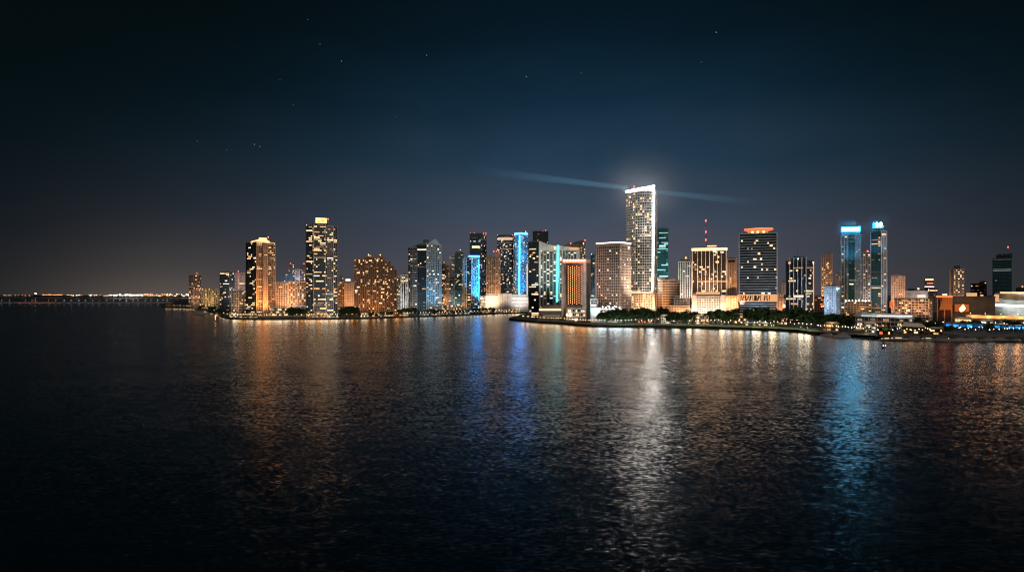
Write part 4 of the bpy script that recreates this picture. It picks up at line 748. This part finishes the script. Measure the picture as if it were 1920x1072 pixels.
for px, top, off in ((1131, 590, 20), (1230, 580, 40), (1300, 588, 35), (1322, 585, 45), (1382, 590, 40), (1467, 583, 60), (1150, 597, 14)): Y_ = shore_at(px) + off; tree(px, Y_, Z(top, Y_) - GZ, True)
grove(1555, 1600, 8, (60, 140), (12, 18), .1); grove(1600, 1720, 14, (150, 260), (13, 18), .1); grove(1655, 1700, 4, (30, 45), (9, 12), .2); grove(1715, 1790, 12, (50, 150), (9, 14), .3); grove(1780, 1925, 16, (50, 200), (7, 13), .4)
for px, Y_, h in GARDEN: tree(px, Y_, h)
zones = {}
for t in TREES:
    zones.setdefault((t[3], before(t[0], t[1])), []).append(t)
for (pl, w), ts in zones.items():
    ts.sort(key=lambda t: -t[2]); n_ = len(ts); kd = 'palm' if pl else 'dark leafy tree'
    for i, (px, Y, h, _, base) in enumerate(ts):
        if n_ == 1: lb = f'single {kd} standing before {w}'
        elif n_ == 2: lb = f'{("taller", "shorter")[i]} of two {kd}s before {w}'
        elif n_ == 3: lb = f'{("tallest", "middle-height", "shortest")[i]} of three {kd}s before {w}'
        elif i == 0: lb = f'tallest {kd} in the clump before {w}'
        elif i == n_ - 1: lb = f'shortest {kd} in the clump before {w}'
        else: lb = f'middling {kd} in the clump before {w}'
        r = empty('palm_tree' if pl else 'leafy_tree', (X(px, Y), Y, base), lb, 'palm' if pl else 'tree', f'{kd}s before {w[4:]}', R.uniform(0, 6.28))
        k = h / (11.5 if pl else 12.5); r.scale = (k * R.uniform(.95, 1.25),) * 2 + (k,)
        for nm, me in zip(('crown', 'trunk'), R.choice(PV if pl else TV)): link(bpy.data.objects.new(nm, me), r)

# ------------------------------------------------------------------ boats, docks, channel marker
def hull(m_, L, w, h, z0=0.0, n=9):
    rows = []
    for i in range(n):
        t = i / (n - 1); ww = w / 2 * (1 - max(0, (t - .45) / .55) ** 2.2); x = L * (t - .5); sh = h * (1 + .35 * max(0, t - .5))
        rows.append([(x, -ww, z0 + sh), (x, -ww * .75, z0 - .5), (x, ww * .75, z0 - .5), (x, ww, z0 + sh)])
    vs = [v for r in rows for v in r]; fs_ = []
    for i in range(n - 1):
        for j in range(4): a = i * 4 + j; c = i * 4 + (j + 1) % 4; fs_.append((a, a + 4, c + 4, c))
    fs_.append((0, 1, 2, 3)); return m_.add(vs, fs_)
HM = hull(MB(), 16, 4.6, 1.9).mesh('hull', M['hull']); CM = MB().box((-1, 0, 2.6), (8, 3.4, 1.5)).prism([(3, -1.5), (5, -1.1), (5, 1.1), (3, 1.5)], 1.9, 3.2, 0, [3.3, 2.1, 2.1, 3.3]).box((-2, 0, 4.1), (4.6, 2.8, .18)).bar((-2, 0, 4.1), (-2.3, 0, 6.4), .07).mesh('cabin', M['canvas'])
GM = MB().box((-1, 0, 2.75), (8.06, 3.46, .6)).mesh('cabin_window', M['glass']); BL = MB().box((-1, -1.75, 2.75), (5.5, .06, .45)).box((-5.9, 0, 2.5), (.1, 1.6, .6)).mesh('cabin_light', W['warm'])
def boat(name, px, Y, rot, sc_, label, cat, group=None, lit=True):
    r = empty(name, (X(px, Y), Y, .05), label, cat, group, rot); r.scale = (sc_,) * 3
    for nm, me in (('hull', HM), ('cabin', CM), ('cabin_window', GM)) + ((('cabin_light', BL),) if lit else ()): link(bpy.data.objects.new(nm, me), r)
    return r
boat('motor_yacht', 375, 1560, 2.9, 2.3, 'large dim motor yacht anchored off the western point', 'yacht')
boat('motor_yacht', 404, 1440, 2.6, 1.2, 'small amber-lit cruiser near the dark trees of the western point', 'boat'); light('POINT', (X(404, 1432), 1432, 4), (1, .5, .2), 3000)
mk = [(1550, 'smallest moored boat by the amber bar'), (1578, 'moored boat with red-washed deck by the amber bar')]
for i, (px, lb) in enumerate(mk): boat('moored_boat', px, shore_at(px) - 9 - i * 3, 3.0 + i * .2, .8 + .3 * i, lb, 'boat')
for i in range(10):
    px = 1660 + i * 27 + R.uniform(-4, 4); Y = shore_at(min(px, 1925)) - R.uniform(7, 14); w = before(px, Y)
    boat('moored_boat', px, Y, R.choice((0, 3.14)) + R.uniform(-.25, .25), R.uniform(.7, 1.15), f'white motor boat moored at the quay below {w}', 'boat', f'boats moored below {w[4:]}', i % 3 != 2)
for i, (px, w_) in enumerate(((1612, 60), (1690, 46), (1840, 90))):
    Y = shore_at(px) - 16; r = empty('timber_dock', (X(px, Y), Y, 0), ('timber dock off the grey-roofed pavilion', 'timber dock below the white-roofed restaurant', 'long timber dock below the blue neon arcade')[i], 'dock')
    MB().box((0, 0, 1.0), (w_, 3, .35)).build('deck', M['wood'], r)
    for k in range(7): MB().bar(((k / 6 - .5) * (w_ - 1), -1.3, -2), ((k / 6 - .5) * (w_ - 1), -1.3, 1.8), .2).build('pile', M['wood'], r)
YM = YW(653); r = empty('channel_marker', (X(1657, YM), YM, 0), 'dark channel marker with two small lamps standing in the open water', 'buoy')
MB().bar((0, 0, -1), (0, 0, 1.3), 1.7, 1.5, 12).bar((0, 0, 1.3), (0, 0, 1.9), 1.5, .5, 12).build('float', M['rust'], r); MB().bar((0, 0, 1.9), (0, 0, 7.5), .45, .16, 6).box((0, 0, 5.6), (1.3, .1, 1.3), .2).build('mast', M['rust'], r)
for x_ in (-.9, .9): MB().ball((x_, -.9, 2.5), .32).build('lamp', E['coollamp'], r)

# ------------------------------------------------------------------ searchlight beams as self-glowing cones
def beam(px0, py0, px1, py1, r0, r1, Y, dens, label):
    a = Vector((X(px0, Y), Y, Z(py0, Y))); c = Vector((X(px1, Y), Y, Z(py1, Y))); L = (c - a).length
    m_, n_, l_ = new_mat('beam_glow_emission'); oo = n_.new('ShaderNodeOutputMaterial'); em = n_.new('ShaderNodeEmission'); tc_ = n_.new('ShaderNodeTexCoord'); sp = n_.new('ShaderNodeSeparateXYZ')
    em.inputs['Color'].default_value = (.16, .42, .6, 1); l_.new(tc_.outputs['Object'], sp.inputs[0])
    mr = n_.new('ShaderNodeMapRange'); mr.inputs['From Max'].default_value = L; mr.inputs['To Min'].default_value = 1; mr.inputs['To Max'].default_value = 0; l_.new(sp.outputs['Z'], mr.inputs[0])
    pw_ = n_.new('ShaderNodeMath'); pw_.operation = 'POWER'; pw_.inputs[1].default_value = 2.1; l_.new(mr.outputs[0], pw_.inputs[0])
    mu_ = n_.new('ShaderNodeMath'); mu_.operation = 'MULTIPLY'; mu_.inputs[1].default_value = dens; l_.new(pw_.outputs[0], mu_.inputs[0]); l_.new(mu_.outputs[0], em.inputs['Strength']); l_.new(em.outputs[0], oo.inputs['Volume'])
    o_ = MB().bar((0, 0, 0), (0, 0, L), r0, r1, 20).build('beam_glow_cone', m_); o_.location = a; o_.rotation_euler = (c - a).to_track_quat('Z', 'Y').to_euler(); kind(o_, 'stuff'); o_['label'] = label
beam(1178, 352.5, 860, 316, 4, 10, 1260, .025, 'faint blue self-glowing cone drawn as a searchlight beam rising from the tall tower roof'); beam(1225, 359, 1450, 383, 4, 9, 1260, .02, 'faint blue self-glowing cone drawn as a searchlight beam sinking inland from the tall tower roof')

# local mist puffs added round the brightest crowns to give them halos
def mist(px, py, Y, rx, rz, dens, label):
    m, n, l = new_mat('lit_mist'); o = n.new('ShaderNodeOutputMaterial'); v = n.new('ShaderNodeVolumePrincipled'); v.inputs['Color'].default_value = (.82, .92, 1, 1); v.inputs['Anisotropy'].default_value = .1
    tc = n.new('ShaderNodeTexCoord'); ln = n.new('ShaderNodeVectorMath'); ln.operation = 'LENGTH'; l.new(tc.outputs['Object'], ln.inputs[0])
    mr = n.new('ShaderNodeMapRange'); mr.interpolation_type = 'SMOOTHERSTEP'; mr.inputs['From Min'].default_value = 0; mr.inputs['From Max'].default_value = 1; mr.inputs['To Min'].default_value = dens; mr.inputs['To Max'].default_value = 0
    l.new(ln.outputs['Value'], mr.inputs[0]); l.new(mr.outputs[0], v.inputs['Density']); l.new(v.outputs[0], o.inputs['Volume'])
    bm = bmesh.new(); bmesh.ops.create_icosphere(bm, subdivisions=3, radius=1); me = bpy.data.meshes.new('halo_mist'); bm.to_mesh(me); bm.free(); me.materials.append(m)
    h = link(bpy.data.objects.new('halo_mist', me)); h.location = (X(px, Y), Y, Z(py, Y)); h.scale = (rx, rx, rz); h['kind'] = 'stuff'; h['label'] = label
mist(1204, 350, 1150, 105, 90, .0019, 'added halo of thin mist round the crown of the tall white-edged tower')
mist(1597, 430, 1250, 50, 38, .0017, 'added halo of thin mist round the flat cyan crown'); mist(1646, 421, 1200, 38, 32, .0017, 'added halo of thin mist round the three glowing discs')

# ------------------------------------------------------------------ sky, added fill sun, camera
w = bpy.data.worlds.new('World'); sc.world = w; w.use_nodes = True
n = w.node_tree.nodes; l = w.node_tree.links; n.clear()
out = n.new('ShaderNodeOutputWorld'); bg = n.new('ShaderNodeBackground'); l.new(bg.outputs[0], out.inputs[0])
tc = n.new('ShaderNodeTexCoord'); sp = n.new('ShaderNodeSeparateXYZ'); l.new(tc.outputs['Generated'], sp.inputs[0])
def mth(op, a, b_=None, c_=None):
    q = n.new('ShaderNodeMath'); q.operation = op
    for i, v in enumerate((a, b_, c_)):
        if v is None: continue
        if isinstance(v, (int, float)): q.inputs[i].default_value = v
        else: l.new(v, q.inputs[i])
    return q.outputs[0]
def lin(c): return tuple((x / 255 / 12.92) if x / 255 <= .04045 else ((x / 255 + .055) / 1.055) ** 2.4 for x in c)
el = mth('ARCSINE', sp.outputs['Z']); az = mth('ARCTAN2', sp.outputs['X'], sp.outputs['Y'])
rp = n.new('ShaderNodeValToRGB'); wz = n.new('ShaderNodeTexNoise'); wz.inputs['Scale'].default_value = 5; wz.inputs['Detail'].default_value = 4; wm = n.new('ShaderNodeMapping'); wm.inputs['Scale'].default_value = (1, 1, 3.5); l.new(tc.outputs['Generated'], wm.inputs['Vector']); l.new(wm.outputs[0], wz.inputs['Vector'])
l.new(mth('ADD', mth('DIVIDE', mth('MAXIMUM', el, 0.0), math.radians(32)), mth('MULTIPLY', mth('SUBTRACT', wz.outputs['Fac'], .5), .11)), rp.inputs[0])
stops = [(0, (88, 84, 89)), (.09, (80, 82, 93)), (.2, (64, 75, 92)), (.34, (39, 62, 82)), (.5, (18, 43, 61)), (.64, (9, 28, 41)), (.8, (5, 18, 26)), (1, (4, 14, 17))]
cr_ = rp.color_ramp
while len(cr_.elements) < len(stops): cr_.elements.new(.5)
for e_, (ps, c_) in zip(cr_.elements, stops): e_.position = ps; e_.color = (*lin(c_), 1)
da = mth('SUBTRACT', az, math.radians(6)); dz = mth('DIVIDE', da, mth('SUBTRACT', math.radians(28.5), mth('MULTIPLY', el, .42))); ga = mth('EXPONENT', mth('MULTIPLY', mth('MULTIPLY', dz, dz), -1.0))
mx = n.new('ShaderNodeMix'); mx.data_type = 'RGBA'; l.new(mth('ADD', mth('MULTIPLY', ga, .97), .03), mx.inputs['Factor']); mx.inputs['A'].default_value = (*lin((4, 12, 13)), 1); l.new(rp.outputs[0], mx.inputs['B'])
# town glow low over the far shore
dw = mth('DIVIDE', mth('SUBTRACT', az, math.atan((330 - CX) / F)), math.radians(8)); gw = mth('MULTIPLY', mth('EXPONENT', mth('MULTIPLY', mth('MULTIPLY', dw, dw), -1.0)), mth('EXPONENT', mth('MULTIPLY', mth('ABSOLUTE', el), -24.0)))
wg = n.new('ShaderNodeVectorMath'); wg.operation = 'SCALE'; wg.inputs[0].default_value = (.075, .055, .042); l.new(gw, wg.inputs['Scale'])
sm = n.new('ShaderNodeVectorMath'); sm.operation = 'ADD'; l.new(mx.outputs['Result'], sm.inputs[0]); l.new(wg.outputs[0], sm.inputs[1])
# stars
st = None
for (px, py, br_) in ((640, 115, .5), (800, 104, .5), (987, 144, .6), (1343, 61, .7), (577, 37, .2), (600, 83, .2), (550, 197, .18), (742, 219, .18), (477, 271, .35), (487, 275, .2), (425, 281, .3), (1090, 136, .2), (1315, 117, .15), (525, 150, .1), (370, 265, .12)):
    d = Vector(((px - CX) / F, 1, (HY - py) / F)).normalized(); dp = n.new('ShaderNodeVectorMath'); dp.operation = 'DOT_PRODUCT'; dp.inputs[1].default_value = d; l.new(tc.outputs['Generated'], dp.inputs[0])
    v = mth('MULTIPLY', mth('GREATER_THAN', dp.outputs['Value'], math.cos(.0006)), br_ * .7); st = v if st is None else mth('ADD', st, v)
s2 = n.new('ShaderNodeVectorMath'); s2.operation = 'SCALE'; s2.inputs[0].default_value = (.85, .95, 1); l.new(st, s2.inputs['Scale'])
s3 = n.new('ShaderNodeVectorMath'); s3.operation = 'ADD'; l.new(sm.outputs[0], s3.inputs[0]); l.new(s2.outputs[0], s3.inputs[1]); l.new(s3.outputs[0], bg.inputs['Color']); bg.inputs['Strength'].default_value = 1.0

sd = bpy.data.lights.new('skyglow_fill', 'SUN'); sd.energy = .7; sd.angle = math.radians(12); sd.color = (1, .86, .74)  # warm low sun added as facade fill, standing in for city skyglow
so = bpy.data.objects.new('skyglow_fill', sd); link(so); so.rotation_euler = Vector((-.42, .88, -.3)).to_track_quat('-Z', 'Y').to_euler()

cam = bpy.data.cameras.new('camera'); cam.sensor_width = 36; cam.lens = 36 * F / 1920; cam.shift_y = (HY - 536) / 1920; cam.clip_start = 1; cam.clip_end = 120000
co = bpy.data.objects.new('camera', cam); link(co); co.location = (0, 0, H); co.rotation_euler = (math.pi / 2, 0, 0); sc.camera = co
sc.view_settings.view_transform = 'Standard'; sc.view_settings.look = 'None'; sc.view_settings.exposure = 0; sc.view_settings.gamma = 1
sc.render.engine = 'CYCLES'; c = sc.cycles
c.use_denoising = True; c.max_bounces = 5; c.diffuse_bounces = 1; c.glossy_bounces = 3; c.volume_bounces = 0; c.use_light_tree = True; c.sample_clamp_indirect = 60; c.filter_width = 1.2
